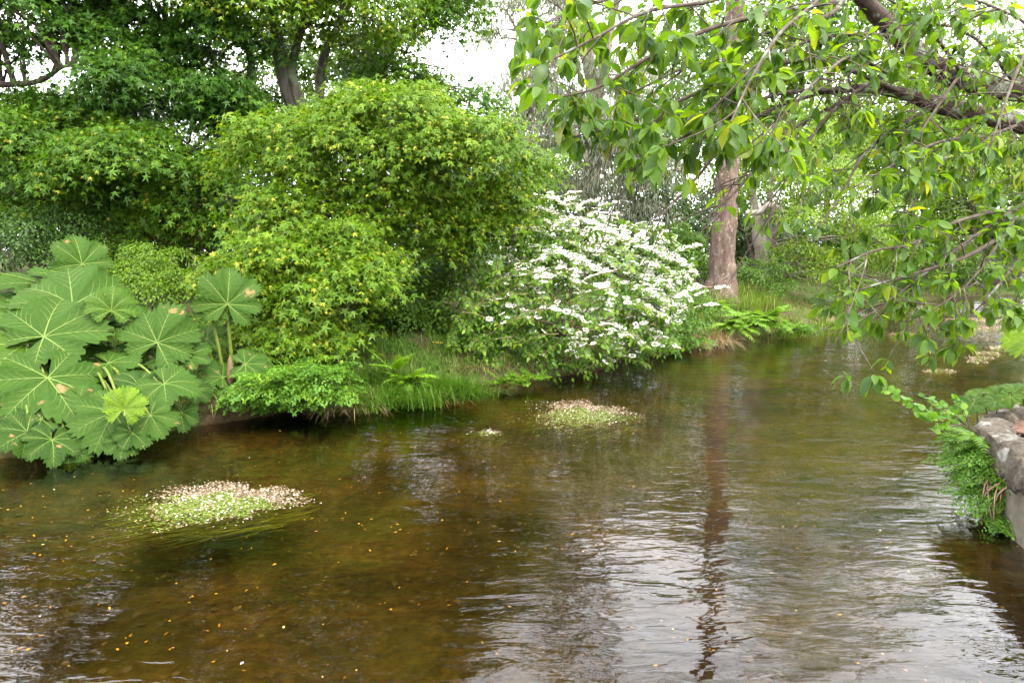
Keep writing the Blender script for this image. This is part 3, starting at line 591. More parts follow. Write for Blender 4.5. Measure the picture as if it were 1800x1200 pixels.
simple("broadleaf_tree", 1560, 38, "leafy tree overhanging the far water edge", [lobe(1560, 440, 36, 90, 60, 2.5), lobe(1640, 470, 37, 80, 45, 2.5), lobe(1720, 480, 40, 80, 35, 2)], M['bush'], 1100, 12, .45, .19, 33, **kw)
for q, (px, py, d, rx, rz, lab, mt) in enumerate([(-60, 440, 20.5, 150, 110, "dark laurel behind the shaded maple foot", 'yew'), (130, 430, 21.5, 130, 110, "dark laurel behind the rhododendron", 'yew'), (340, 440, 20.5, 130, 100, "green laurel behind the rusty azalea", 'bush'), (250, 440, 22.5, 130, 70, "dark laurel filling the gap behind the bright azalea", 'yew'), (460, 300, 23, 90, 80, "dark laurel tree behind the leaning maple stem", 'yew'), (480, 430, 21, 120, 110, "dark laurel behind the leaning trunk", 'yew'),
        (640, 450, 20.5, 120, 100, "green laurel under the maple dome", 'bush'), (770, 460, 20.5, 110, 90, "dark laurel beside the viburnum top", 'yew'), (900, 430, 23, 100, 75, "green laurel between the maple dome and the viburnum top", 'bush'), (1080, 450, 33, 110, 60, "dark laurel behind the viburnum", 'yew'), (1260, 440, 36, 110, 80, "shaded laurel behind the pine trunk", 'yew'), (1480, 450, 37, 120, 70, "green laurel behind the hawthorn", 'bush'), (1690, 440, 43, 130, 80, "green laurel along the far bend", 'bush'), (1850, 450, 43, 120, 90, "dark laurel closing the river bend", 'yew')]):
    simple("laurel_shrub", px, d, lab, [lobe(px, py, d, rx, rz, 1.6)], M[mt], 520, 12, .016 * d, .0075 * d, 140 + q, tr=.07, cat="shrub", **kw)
for q, (px, py, d, rx, rz, lab, mt) in enumerate([(1390, 300, 35, 120, 120, "bright green tree between the pine and the tall trees behind", 'haw'), (1560, 270, 36, 130, 140, "yellow-green tree behind the cherry limbs", 'haw'), (1710, 300, 39, 130, 130, "light green tree overhanging the riffle", 'haw'), (1200, 200, 45, 90, 170, "green tree behind the eucalyptus and the pine", 'tree'), (1480, 330, 49, 120, 110, "dark evergreen far behind the cherry limbs", 'yew'), (1660, 330, 52, 120, 120, "dark evergreen far behind the river bend", 'yew')]):
    simple("broadleaf_tree", px, d, lab, [lobe(px, py, d, rx, rz, 2.6)], M[mt], 900, 12, .55, .24, 160 + q, **kw)
for q, (px, py, d, rx, rz, hgt, lab) in enumerate([(1300, 230, 62, 220, 240, 0, "distant green tree behind the pine top"), (1800, 330, 66, 190, 240, 0, "distant green tree behind the copper beech"),
        (860, 330, 58, 150, 110, 0, "distant green tree behind the low dark evergreen"), (200, 330, 45, 260, 150, 0, "distant green tree behind the dark evergreens"), (-160, 300, 34, 200, 200, 0, "distant green tree beyond the shaded maple")]):
    simple("broadleaf_tree", px, d, lab, [lobe(px, py, d, rx, rz, 5)], M['tree'], 700, 12, 1.1, .45, 40 + q, **kw)

b = gp(1030, 480, 30)
tree("eucalyptus_tree", b, "sparse grey-green eucalyptus with drooping leaves and pale trunks behind the white viburnum",
     [([b - UP * .2, P(1040, 300, 30), P(1045, 180, 30), P(1030, 80, 30), P(1020, -40, 30), P(1010, -130, 30), P(1000, -330, 30)], [.4, .36, .33, .27, .2, .14, .05]),
      ([P(1045, 190, 30), P(1065, 110, 29.6), P(1075, 40, 29.4), P(1090, -40, 29.4), P(1100, -300, 29.4)], [.24, .2, .15, .11, .04]),
      ([P(1040, 250, 30), P(980, 160, 29.8), P(930, 90, 29.5), P(890, 20, 29.3)], [.16, .12, .08, .04]),
      ([P(1040, 330, 30), P(1090, 300, 29.5), P(1130, 270, 29.3)], [.12, .09, .04])],
     [lobe(900, 70, 29, 60, 80, 1.6), lobe(960, 30, 29.5, 70, 70, 1.8), lobe(1050, 20, 29, 90, 80, 2), lobe(930, 200, 28.5, 80, 60, 1.8), lobe(1000, 280, 28, 110, 80, 2.2), lobe(1070, 330, 28, 90, 90, 2),
      lobe(950, 340, 28.5, 70, 70, 1.8), lobe(1110, 180, 29, 60, 70, 1.6), lobe(1090, 400, 28, 80, 60, 1.8), lobe(1010, 130, 29, 90, 60, 1.8), lobe(900, 250, 28.6, 60, 60, 1.6), lobe(1000, 215, 28.4, 80, 55, 1.8), lobe(1065, 250, 28.2, 70, 60, 1.8), lobe(960, 405, 28.2, 70, 45, 1.6), lobe(1010, -110, 29.5, 60, 70, 1.6), lobe(1000, -290, 29.8, 45, 80, 1.3), lobe(925, -150, 29.3, 32, 60, 1.1), lobe(1100, -300, 29.4, 36, 70, 1.2), lobe(1090, -120, 29.4, 30, 60, 1.)],
     LANCE, M['euc'], M['eucbark'], 4000, 13, .42, .32, 50, young=.14, sub=(6, .45, .8), gap=-.1, droop=.9, hang=1.0, core=0, twigs=.15, limb_r=.08, jit=.6, low=.8, inner=.8)

b = gp(1268, 515, 22.9)
pn = thing("pine_tree", b, "tall pine with a thick straight reddish-brown trunk and flared foot", "tree")
q, r = smooth_path([b - UP * .25, b + UP * .0, b + UP * .35, b + UP * .9, P(1270, 440, 22.9), P(1277, 340, 22.9), P(1284, 230, 22.9), P(1290, 60, 22.9), P(1297, -150, 22.9), P(1303, -420, 22.9), P(1306, -640, 22.9)],
                   [.70, .60, .50, .43, .40, .375, .35, .30, .25, .18, .07], 6)
g = Geo(); tube(g, q, r, 20, .10, 3); g.obj("trunk", M['pine'], pn, True)
g = Geo()
for a in range(3):
    an = [3.5, 4.3, 2.7][a]; dv = np.array([math.cos(an), math.sin(an), 0]); pts, rr = smooth_path([b + UP * .75 + dv * .3, b + UP * .3 + dv * .5, b + dv * .75 - UP * .05, b + dv * .95 - UP * .25], [.14, .17, .13, .06], 4)
    tube(g, pts, rr, 8, .1, a)
g.obj("root_flare", M['pine'], pn, True)
rng = np.random.default_rng(60)
lb = [lobe(1240, -250, 22.5, 60, 40, 1.2), lobe(1350, -330, 22.5, 70, 40, 1.2), lobe(1290, -430, 22.8, 90, 45, 1.5), lobe(1330, -560, 22.9, 80, 50, 1.4), lobe(1270, -650, 22.9, 70, 45, 1.2), lobe(1330, -170, 22.3, 55, 30, .9)]
limbs_to(pn, [q[np.argmin(np.linalg.norm(q - l[0], axis=1))] for l in lb], [l[0] for l in lb], .09, .03, M['pine'], rng)
p, o = sprays(lb, 420, rng, .5); L = spray_leaves(p, o, 14, .35, .22, rng, 0, .1, .6, .7); leaves_on(pn, LANCE, L, M['yew'], rest="crown")
g = Geo(); tube(g, *smooth_path([P(1240, 290, 22.6), P(1248, 275, 22.3), P(1240, 262, 22)], [.08, .06, .02], 4), 6); g.obj("branch_stub", M['pine'], pn, True)

b = gp(1347, 490, 26.5)
tree("hawthorn_tree", b, "many-stemmed tree with bright drooping foliage beside the pine trunk",
     [([b - UP * .2, P(1345, 455, 26.5), P(1338, 425, 26.5), P(1330, 380, 26.4), P(1322, 330, 26.4), P(1330, 260, 26.4)], [.42, .36, .33, .16, .13, .08]),
      ([P(1342, 440, 26.5), P(1350, 395, 26.4), P(1353, 350, 26.3), P(1362, 280, 26.3)], [.22, .15, .12, .08]), ([P(1345, 440, 26.5), P(1368, 400, 26.2), P(1390, 370, 26)], [.16, .11, .06])],
     [lobe(1440, 390, 25.3, 100, 55, 1.8), lobe(1400, 445, 25, 55, 28, 1.), lobe(1500, 440, 25.6, 90, 50, 1.8), lobe(1440, 480, 25, 55, 42, 1.1), lobe(1520, 490, 25.8, 50, 35, 1.), lobe(1400, 330, 26, 110, 70, 2), lobe(1520, 340, 27, 110, 70, 2), lobe(1360, 250, 27, 80, 70, 2)],
     OVAL2, M['haw'], M['eucbark'], 1900, 13, .28, .13, 51, young=.14, sub=(7, .42, .5), gap=-.3, droop=.7, low=.8, limb_r=.05)
db = thing("dead_branch", P(1312, 368, 25.5), "bleached broken dead branch caught in front of the forked trunk", "branch")
g = Geo(); tube(g, *smooth_path([P(1310, 374, 25.5), P(1335, 372, 25.5), P(1350, 360, 25.4), P(1366, 366, 25.4), P(1378, 372, 25.6), P(1395, 380, 26.2)], [.07, .10, .12, .11, .10, .08], 5), 8, .15); g.obj("wood", M['deadwood'], db, True)

def shrub(px, py, d, lobes, label, mat, n, k, rs, size, seed, leaf=OVAL2, name="shrub", cat="shrub", **kw):
    b = gp(px, py, d); c = lobes[0][0]; kw.setdefault('sub', (7, .42, .6)); kw.setdefault('gap', -.4); kw.setdefault('low', .7); kw.setdefault('limb_r', .02); kw.setdefault('twigs', .06)
    tr = [([b - UP * .15 + np.array([a * .1, 0, 0]), (b + c) / 2 + np.array([a * .25, .05, 0]), c + np.array([a * .5, .1, .1])], [.035, .025, .012]) for a in (-1, 0, 1)]
    return tree(name, b, label, tr, lobes, leaf, mat, M['darkbark'], n, k, rs, size, seed, cat=cat, **kw)
shrub(60, 480, 15.3, [lobe(40, 440, 15.3, 120, 70, 1.3), lobe(150, 430, 16, 80, 60, 1.2)], "dark glossy rhododendron behind the tall gunnera leaf", M['yew'], 700, 12, .2, .085, 70, name="rhododendron", young=.1)
shrub(285, 530, 13.2, [lobe(285, 500, 13.2, 85, 55, .9), lobe(330, 470, 13.8, 50, 40, .7)], "bright green azalea bush between the two gunnera clumps", M['azalea'], 620, 12, .16, .07, 71, name="azalea_bush", young=.2)
shrub(280, 480, 17.2, [lobe(260, 425, 17.2, 110, 40, 1.1)], "rusty red azalea behind the bright green bush", M['rust'], 320, 12, .2, .075, 72, name="azalea_bush")
shrub(160, 520, 15.6, [lobe(200, 470, 15.6, 80, 55, 1.)], "deep green shrub below the layered maple", M['bush'], 380, 12, .2, .09, 73)
shrub(660, 560, 15.6, [lobe(640, 540, 15.6, 110, 55, 1.2), lobe(560, 560, 14.6, 90, 45, 1.)], "shaded shrub under the maple mound", M['yew'], 520, 12, .22, .10, 74)
shrub(700, 560, 14.8, [lobe(700, 560, 14.8, 70, 35, .8), lobe(770, 575, 15, 50, 30, .7)], "low dark shrub on the bank under the mid maple branches", M['bush'], 380, 12, .2, .10, 81)
shrub(760, 540, 16.6, [lobe(760, 510, 16.6, 90, 70, 1.2)], "dark leafy shrub between the maple and the white viburnum", M['bush'], 500, 12, .24, .11, 75)
shrub(1240, 500, 24.5, [lobe(1215, 470, 24.5, 50, 35, .9), lobe(1180, 430, 25, 55, 40, 1.)], "leafy shrub at the foot of the dark evergreen", M['bush'], 420, 12, .24, .12, 76)
shrub(1340, 500, 24.6, [lobe(1335, 487, 24.4, 55, 24, .8), lobe(1370, 505, 24.2, 35, 18, .6)], "low dark green shrub at the foot of the forked trunk", M['bush'], 360, 12, .2, .10, 77)
shrub(1205, 560, 17.6, [lobe(1195, 535, 17.6, 45, 40, .7), lobe(1210, 572, 17.4, 42, 26, .6), lobe(1175, 590, 16.9, 35, 20, .5)], "pale leafy shrub leaning on the flank of the white viburnum", M['vib'], 420, 12, .16, .085, 78, low=.9)
shrub(1495, 535, 30, [lobe(1500, 512, 30, 50, 18, .8), lobe(1560, 515, 33, 50, 15, .8)], "low shrub on the far bank bend", M['bush'], 320, 12, .25, .12, 79, low=.9)

# ------------------------------------------------------------------ white viburnum
rng = np.random.default_rng(80)
b = gp(1010, 640, 15.2); vb = thing("viburnum_bush", b, "wide tiered viburnum bush covered in flat white flower heads over the water", "bush")
VL = [lobe(1005, 555, 14.4, 195, 120, 1.9), lobe(1090, 490, 15.4, 130, 90, 1.5), lobe(975, 450, 15.6, 95, 95, 1.3), lobe(870, 470, 15.4, 85, 80, 1.2), lobe(1135, 520, 16.2, 75, 80, 1.2), lobe(900, 590, 13.7, 95, 80, 1.), lobe(1030, 610, 13.9, 80, 60, .8), lobe(840, 600, 13.5, 55, 65, .8)]
C = np.array([l[0] for l in VL]); R = np.array([l[1] for l in VL])
nb = 520; ix = rng.choice(len(C), nb * 3, p=(R[:, 0] * R[:, 2]) / (R[:, 0] * R[:, 2]).sum()); d = unit(rng.normal(size=(nb * 3, 3))); d[:, 1] = -np.abs(d[:, 1]) * np.where(rng.random(nb * 3) < .8, 1, -1)
e = C[ix] + d * R[ix] * rng.uniform(.86, 1.03, (nb * 3, 1)); ok = (d[:, 2] > -.75) & (e[:, 2] > .12)
for c, r in zip(C, R): ok &= np.linalg.norm((e - c) / r, axis=1) > .8
e = e[ok][:nb]; d = d[ok][:nb]; tz = e[:, 2] + np.where(e[:, 0] > C[2][0], .42, .2) * np.abs(e[:, 0] - C[2][0]) + .12 * field(e, .8); e[:, 2] += (np.round(tz / .34) * .34 - tz) * .85; e = e[e[:, 2] > .1]; d = d[:len(e)]
hor = unit(d * [1, 1, 0] + (e - b) * [.25, .25, 0] + rng.normal(0, .12, d.shape) * [1, 1, 0])
stems = Geo(); LP = []; FP = []
for a in range(len(e)):
    ln = rng.uniform(.5, .95); t = np.linspace(0, 1, 7)[:, None]; ppx, ppy, _ = proj(e[a])
    slope = -.15 - .35 * t if ppx > 900 else -.1 - .4 * t
    pts = e[a] - hor[a] * ln * (1 - t) - UP * ln * (.32 * t * t - .25)
    tube(stems, pts, np.linspace(.009, .004, 7), 4)
    sd_ = np.cross(hor[a], UP)
    for u in np.arange(.15, 1.0, .1):
        c = pts[0] * 0 + np.array([np.interp(u, t[:, 0], pts[:, z]) for z in range(3)])
        for sg in (-1, 1):
            tip = hor[a] * .45 + sd_ * sg * .8 - UP * rng.uniform(.2, .7) + rng.normal(0, .3, 3)
            LP.append((c + sd_ * sg * .015, tip, UP * .8 + hor[a] * .5 + rng.normal(0, .25, 3), rng.uniform(.09, .15), np.clip(rng.normal(.45, .18) + (.25 if u > .8 else 0), 0, 1)))
    prob = .08 + .95 * sstep(650, 520, ppy) * sstep(840, 1000, ppx) + .35 * sstep(900, 1060, ppx) * sstep(660, 560, ppy)
    prob = min(.85 * prob * (1 if ppx > 850 else .3) * np.clip(.75 + 1.1 * field(e[a], 1.5), .1, 1.1), .95)
    for u in np.arange(.1, 1.02, .1):
        if rng.random() < prob:
            c = np.array([np.interp(min(u, 1), t[:, 0], pts[:, z]) for z in range(3)]) + sd_ * rng.normal(0, .05)
            FP.append((c + UP * .03, hor[a] + rng.normal(0, .4, 3), UP * 1. + hor[a] * rng.uniform(.1, .45) - np.array([0, .3, 0]) + rng.normal(0, .12, 3), rng.uniform(.10, .165), rng.random() * .9))
stems.obj("stems", M['vibstem'], vb, True, kind="stuff")
mains = [P(940, 470, 15.6), P(1010, 440, 15.7), P(1090, 500, 15.5), P(900, 560, 14.2), P(1020, 570, 14.2), P(1150, 540, 16.2), P(860, 470, 15.4)]
limbs_to(vb, [b + rng.normal(0, .12, 3) * [1, 1, 0] for _ in mains], mains, .035, .012, M['vibstem'], rng, name="branch")
arr = lambda Q: (np.array([q[0] for q in Q]), unit(np.array([q[1] for q in Q])), unit(np.array([q[2] for q in Q])), np.array([q[3] for q in Q]), np.array([q[4] for q in Q]))
# filling leaves inside the bush
p, o = sprays(VL, 900, rng, .7, .8, .6, -.6); L2 = spray_leaves(p - o * .12, o, 9, .22, .10, rng, 0, .6); L1 = arr(LP)
leaves_on(vb, VIB, tuple(np.concatenate([x, y]) for x, y in zip(L1, L2)), M['vib'], parts=300, mass=(OVAL[0] * [1.15, 1, 1.6], OVAL[1]))
# lace-cap flower head: a ring of white five-petalled florets round small cream buds
def flowerhead(seed, fine=True):
    r = np.random.default_rng(seed); V = []; F = []; T = []; n0 = 0
    def star(c, rad, tint, rot, tilt):
        nonlocal n0
        V.append((c[0], c[1], c[2] - .01)); T.append(tint)
        nn_ = 10 if fine and rad > .1 else 5
        for a in range(nn_):
            an = rot + a * 6.2832 / nn_; q = rad * (1. if a % 2 == 0 or nn_ == 5 else .62); V.append((c[0] + q * math.cos(an), c[1] + q * math.sin(an), c[2] + tilt * q * math.cos(an - rot) + r.normal(0, .012))); T.append(tint)
            F.append((n0, n0 + 1 + a, n0 + 1 + (a + 1) % nn_))
        n0 += nn_ + 1
    m = r.integers(7, 10)
    for a in range(m):
        an = a / m * 6.283 + r.normal(0, .12); rr = r.uniform(.34, .44); star((rr * math.cos(an), rr * math.sin(an), r.normal(0, .02)), r.uniform(.15, .2), r.uniform(.2, .75), r.random() * 6, r.normal(0, .2))
    for a in range(6 if fine else 2):
        an = r.random() * 6.28; rr = r.uniform(0, .2); star((rr * math.cos(an), rr * math.sin(an), .02), .05, .95, 0, 0)
    return np.array(V), np.array(F), np.array(T)
HEADS = [flowerhead(a) for a in range(6)]; COARSE = [flowerhead(a, False) for a in range(6)]
pos, tip, nr, sz, tt = arr(FP); Mx = frames(tip, nr, sz); sel = front_ones(pos, nr, sz, 300, 12); mask = np.ones(len(pos), bool); mask[sel] = False; g = Geo(); off = origin(vb)
for a in np.flatnonzero(mask):
    V, F, T = COARSE[a % 6]; g.add(V @ Mx[a].T + pos[a], F, T)
g.obj("blossoms", M['petal'], vb, kind="stuff")
lib = [Geo().add(*h).mesh("flower_head", M['petal']) for h in HEADS]
for a in sel:
    o_ = bpy.data.objects.new("flower_head", lib[a % 6]); m4 = np.eye(4); m4[:3, :3] = Mx[a]; m4[:3, 3] = pos[a] - off; o_.matrix_basis = Matrix(m4.tolist()); link(o_, vb)

# ------------------------------------------------------------------ gunnera
def gunnera_leaf(seed, cup=.22, ruffle=.03, lobes=7):
    """blade spreading from the stalk's tip at the origin, +Y outward, about one unit long"""
    r = np.random.default_rng(seed); A0 = math.radians(158); ct = np.linspace(-A0 * .86, A0 * .86, lobes) + r.normal(0, .05, lobes); gap_ = ct[1] - ct[0]
    ln = (.62 + .42 * np.cos(ct * .5) ** 2) * r.uniform(.93, 1.07, lobes)
    def R(th):
        k_ = np.argmin(np.abs(th[..., None] - ct), -1); dl = np.abs(th - ct[k_]) / (gap_ * .5)
        base = ln[k_] * (1 - .11 * np.clip(dl, 0, 1.3) ** 2.2)
        big = np.abs(((dl * 2.6 + .5 + seed * .13) % 1) - .5) * 2; teeth = np.abs(((th * 21 + np.sin(th * 5 + seed)) % 1) - .5) * 2
        return base * (1 - .13 * big ** 1.3 - .06 * teeth)
    def Z(rad, th):
        k_ = np.argmin(np.abs(th[..., None] - ct), -1); dl = np.abs(th - ct[k_]) / (gap_ * .5); e_ = np.clip(dl, 0, 1)
        return cup * rad * (1.2 - 1.5 * rad) + rad * .11 * e_ ** 2 - .03 * rad + ruffle * .55 * np.sin(rad * 46 - dl * 7) * e_ ** .7 * (1 - .5 * e_) * np.clip(rad * 3, 0, 1) + .07 * rad * np.sin(th * 2.3 + seed) - .09 * rad ** 2 * np.cos(th * 3 + seed * 2)
    na, nr_ = 160, 16; th = np.linspace(-A0, A0, na); RR = R(th); fr = np.linspace(0, 1, nr_ + 1)[1:] ** .85
    v = [(0, 0, 0)]; tt_ = [.4]
    for f_ in fr:
        rad = RR * f_; v += list(np.stack([rad * np.sin(th), rad * np.cos(th), Z(rad, th)], -1)); tt_ += list(.42 + .18 * np.sin(th * 9) * f_ * .4 + r.normal(0, .04, na))
    tri = [(0, 1 + a + 1, 1 + a) for a in range(na - 1)]; quad = [(1 + q * na + a, 1 + q * na + a + 1, 1 + (q + 1) * na + a + 1, 1 + (q + 1) * na + a) for q in range(nr_ - 1) for a in range(na - 1)]
    V = np.array(v); T = np.array(tt_)
    vein = Geo()
    def strip(r0, t0, r1, t1, w0, w1):
        u = np.linspace(0, 1, 9); rad = r0 + (r1 - r0) * u; th_ = t0 + (t1 - t0) * u; c = np.stack([rad * np.sin(th_), rad * np.cos(th_), Z(rad, th_) + .007], -1)
        t_ = unit(np.gradient(c, axis=0)); sd_ = unit(np.cross(t_, UP)); wd = (w0 + (w1 - w0) * u)[:, None]; vv = np.concatenate([c - sd_ * wd, c + sd_ * wd, c + UP * wd * .9])
        f = [[a, a + 18, a + 19, a + 1] for a in range(8)] + [[a + 18, a + 9, a + 10, a + 19] for a in range(8)]
        vein.add(vv, f, r.random())
    for a in range(lobes):
        L_ = ln[a]; strip(.0, ct[a], L_ * .93, ct[a], .013, .003)
        for q, fr_ in enumerate((.28, .42, .56, .7)):
            for sg in (-1, 1): strip(L_ * fr_, ct[a], L_ * min(.95, fr_ + .30) * (.93), ct[a] + sg * gap_ * (.40 - .05 * q), .004, .0015)
    return V, np.array(tri), np.array(quad), T, vein
GV = [gunnera_leaf(s_, c_) for s_, c_ in ((1, .22), (2, .12), (3, .3), (4, .18), (5, .25))] + [gunnera_leaf(8, .7, .10), gunnera_leaf(9, .55, .09)]
def leaf_mesh(kind, shade):
    V, tri, quad, T, vein = GV[kind]; g = Geo(); g.v = [V]; g.f = [tri, quad]; g.t = [np.clip(T + shade, 0, 1)]; g.n = len(V); return g.mesh("leaf", M['gun'], smooth=True)
LM = {}; VM = [gv[4].mesh("veins", M['gunvein']) for gv in GV]
def gunnera(base, label, leaves, seed, group=None, stalk_r=.018, name="gunnera_plant"):
    rng = np.random.default_rng(seed); root = thing(name, base, label, "plant", group)
    for (px, py, d, width, ang, face, kind, shade, bx) in leaves:
        # width: blade width in photo pixels; ang: where the tip points in the picture plane; face: 0 flat .. 1 facing the viewer
        c = P(px, py, d); sc = width * d / FPX / 1.72; a = math.radians(ang); want = CR * math.cos(a) + np.array([0, -.25, .97]) * math.sin(a) + np.array([0, .2, 0]) * math.sin(a)
        tc = unit(CAMP - c); n_ = unit(UP * (1 - face) + tc * face + rng.normal(0, .09, 3)); tip = unit(want - n_ * (want @ n_)); x = np.cross(tip, n_)
        at_ = c - tip * sc * .32
        key = (kind, round(shade * 4) / 4); 
        if key not in LM: LM[key] = leaf_mesh(kind, key[1])
        o = bpy.data.objects.new("leaf", LM[key]); m4 = np.eye(4); m4[:3, :3] = np.stack([x, tip, n_], -1) * sc; m4[:3, 3] = at_ - origin(root); o.matrix_basis = Matrix(m4.tolist()); link(o, root)
        if shade > .3: o["label"] = "crinkled young yellow-green leaf"
        vo = bpy.data.objects.new("veins", VM[kind]); link(vo, o)
        bb = np.array([base[0] + bx + rng.normal(0, .06), base[1] + rng.uniform(-.15, .25), 0]); bb[2] = float(gh(bb[:1], bb[1:2])[0]) - .05
        mid = bb * .45 + at_ * .55 + UP * .12 * np.linalg.norm(at_ - bb) - tip * .1 * sc; g = Geo(); pts, rr = smooth_path([bb, mid, at_ - n_ * .09 * sc - tip * .04, at_ - n_ * .002], [stalk_r * 1.3, stalk_r, stalk_r * .75, stalk_r * .6], 6)
        tube(g, pts, rr, 7); g.obj("leaf_stalk", M['gunstalk'], root, True)
    return root
g1 = gp(90, 760, 10.0)
gunnera(g1, "huge gunnera clump with broad jagged leaves overhanging the dark water", [
    (140, 446, 11.2, 112, 90, .62, 2, 0, .2), (55, 496, 10.9, 140, 120, .3, 1, -.1, -.2), (118, 482, 10.9, 120, 80, .3, 3, -.1, .1), (128, 515, 10.3, 205, 85, .45, 0, .0, .1), (20, 535, 10.4, 120, 110, .35, 4, -.1, -.5),
    (12, 590, 9.3, 190, 150, .4, 4, .15, -.6), (112, 572, 9.5, 195, 65, .42, 3, .1, .1), (198, 532, 9.9, 100, 80, .6, 5, .2, .5), (35, 640, 9.2, 100, 200, .3, 2, -.2, -.4), (250, 560, 10.3, 110, 100, .3, 1, -.1, .8),
    (288, 580, 9.9, 140, 70, .6, 0, .0, .9), (245, 608, 10.1, 110, 170, .3, 2, -.3, .7), (95, 692, 8.5, 205, 265, .5, 1, -.1, -.1), (190, 745, 8.3, 145, 255, .55, 3, .0, .4), (222, 705, 8.2, 84, 75, .7, 6, .5, .6),
    (150, 610, 9.9, 110, 30, .3, 4, -.3, .2), (235, 668, 9.0, 100, 100, .4, 2, -.2, .6), (308, 682, 8.9, 120, 320, .5, 0, -.1, 1.0), (272, 742, 8.4, 90, 290, .55, 4, -.1, .8), (28, 768, 7.7, 110, 230, .5, 1, -.15, -.5),
    (92, 788, 7.8, 110, 250, .45, 2, -.2, .0), (320, 735, 8.8, 66, 280, .55, 3, -.2, 1.0), (210, 640, 9.4, 95, 15, .35, 1, -.1, .5), (345, 620, 10.0, 75, 40, .5, 2, -.1, 1.1), (50, 735, 8.1, 110, 200, .4, 4, -.3, -.2),
    (-60, 640, 9.2, 180, 180, .4, 1, 0, -1.0), (-50, 720, 8.3, 170, 210, .4, 0, -.1, -1.0), (140, 770, 8.2, 90, 240, .45, 0, -.3, .3), (240, 770, 8.2, 80, 280, .5, 1, -.2, .6), (180, 660, 9.4, 120, 200, .3, 1, -.4, .3),
    (70, 640, 9.6, 120, 100, .3, 0, -.4, .0), (300, 630, 9.9, 90, 20, .35, 4, -.3, .9), (10, 690, 8.8, 120, 160, .35, 3, -.3, -.5), (350, 690, 9.5, 60, 330, .5, 4, -.2, 1.2), (170, 575, 10.0, 100, 40, .45, 0, -.1, .4), (60, 560, 10.0, 110, 130, .35, 3, -.1, -.2), (0, 640, 9.0, 120, 210, .4, 0, -.1, -.6), (140, 660, 9.2, 110, 330, .4, 4, -.2, .3), (255, 705, 8.7, 90, 340, .5, 3, -.1, .7), (150, 720, 8.5, 100, 300, .5, 0, -.1, .3), (60, 670, 8.9, 100, 170, .4, 2, -.2, -.2), (120, 800, 7.9, 80, 270, .5, 4, -.3, .1), (215, 785, 8.1, 70, 260, .5, 3, -.2, .5)], 90)
g2 = gp(404, 690, 10.35)
g2o = gunnera(g2, "small gunnera with two tall stalks and brown flower spikes on the bank", [
    (402, 512, 10.4, 130, 80, .7, 2, .0, .03), (372, 540, 10.3, 72, 85, .85, 5, .3, -.05), (385, 724, 9.9, 62, 275, .8, 3, .0, -.05), (392, 690, 10.0, 60, 250, .6, 1, -.1, -.1), (447, 640, 10.3, 80, 20, .6, 4, -.1, .1), (375, 590, 10.5, 70, 60, .5, 1, -.1, -.1), (380, 655, 10.2, 80, 120, .5, 0, -.1, -.2)], 91, stalk_r=.028)
for (px0, py0, px1, py1, ra) in ((405, 680, 404, 625, .05), (404, 685, 440, 682, .075)):
    g = Geo(); q0_, q1_ = P(px0, py0, 10.25), P(px1, py1, 10.15); pts = q0_ + (q1_ - q0_) * np.linspace(0, 1, 9)[:, None]; tube(g, pts, ra * np.array([.5, .8, 1, 1, .95, .85, .7, .5, .15]), 10, .22); g.obj("flower_spike", M['gunspike'], g2o, True)
g3 = gxy(7.0, 7.6)
gunnera(g3, "bright gunnera leaf reaching in over the riffle from the wall side", [(1812, 594, 6.6, 120, 185, .3, 0, .4, -.2), (1900, 560, 7., 150, 60, .4, 1, .2, .1)], 92)
g4 = gxy(5.75, 7.35)
gunnera(g4, "low lobed green leaves growing behind the wall top", [(1715, 694, 7.3, 48, 150, .35, 1, .3, -.4), (1752, 690, 7.2, 50, 100, .45, 4, .2, -.2), (1790, 684, 7.1, 56, 60, .45, 0, .3, 0), (1742, 708, 7.0, 48, 210, .45, 3, .1, -.3), (1775, 704, 6.95, 48, 270, .5, 2, .2, -.1), (1808, 700, 7.0, 48, 300, .5, 1, .1, .1), (1700, 712, 7.0, 55, 190, .5, 3, .1, -.5)], 93, stalk_r=.008, name="leafy_plant")

# ------------------------------------------------------------------ grass, sedges, ferns, herbs
def blades(g, roots, length, lean, width, rng, tint, side=None, droop=.6):
    n = len(roots); az = rng.random(n) * 6.283; dv = np.stack([np.cos(az), np.sin(az), 0 * az], -1)
    if side is not None: dv = unit(dv + side)
    ln = length * rng.uniform(.6, 1.2, n); le = lean * rng.uniform(.3, 1.3, n); t = np.array([0, .35, .7, 1.0]); wd = np.array([1, .9, .6, .05])
    c = roots[:, None] + UP * (ln[:, None] * (t - droop * le[:, None] * t * t))[..., None] + dv[:, None] * (ln * le)[:, None, None] * (t ** 1.6)[None, :, None]
    sd_ = np.cross(dv, UP)[:, None] * (width * wd)[None, :, None] * rng.uniform(.7, 1.3, n)[:, None, None]
    v = np.stack([c - sd_, c + sd_], 2).reshape(n, 8, 3); f = np.array([[0, 1, 3, 2], [2, 3, 5, 4], [4, 5, 7, 6]])
    g.add(v.reshape(-1, 3), (f[None] + (np.arange(n) * 8)[:, None, None]).reshape(-1, 4), np.repeat(tint, 8))
rng = np.random.default_rng(100)
def scatter(n, x0, x1, y0, y1, smin, smax, dens=-.2, fr=1.2):
    x = rng.uniform(x0, x1, n); y = rng.uniform(y0, y1, n); ok = ~inside(x, y); dl = dist_poly(x, y, LEFT); ok &= (dl > smin) & (dl < smax) & (dl < dist_poly(x, y, RIGHT))
    p = np.stack([x, y, gh(x, y)], -1); ok &= field(p * [1, 1, 0], fr) > dens; return p[ok]
g = Geo()
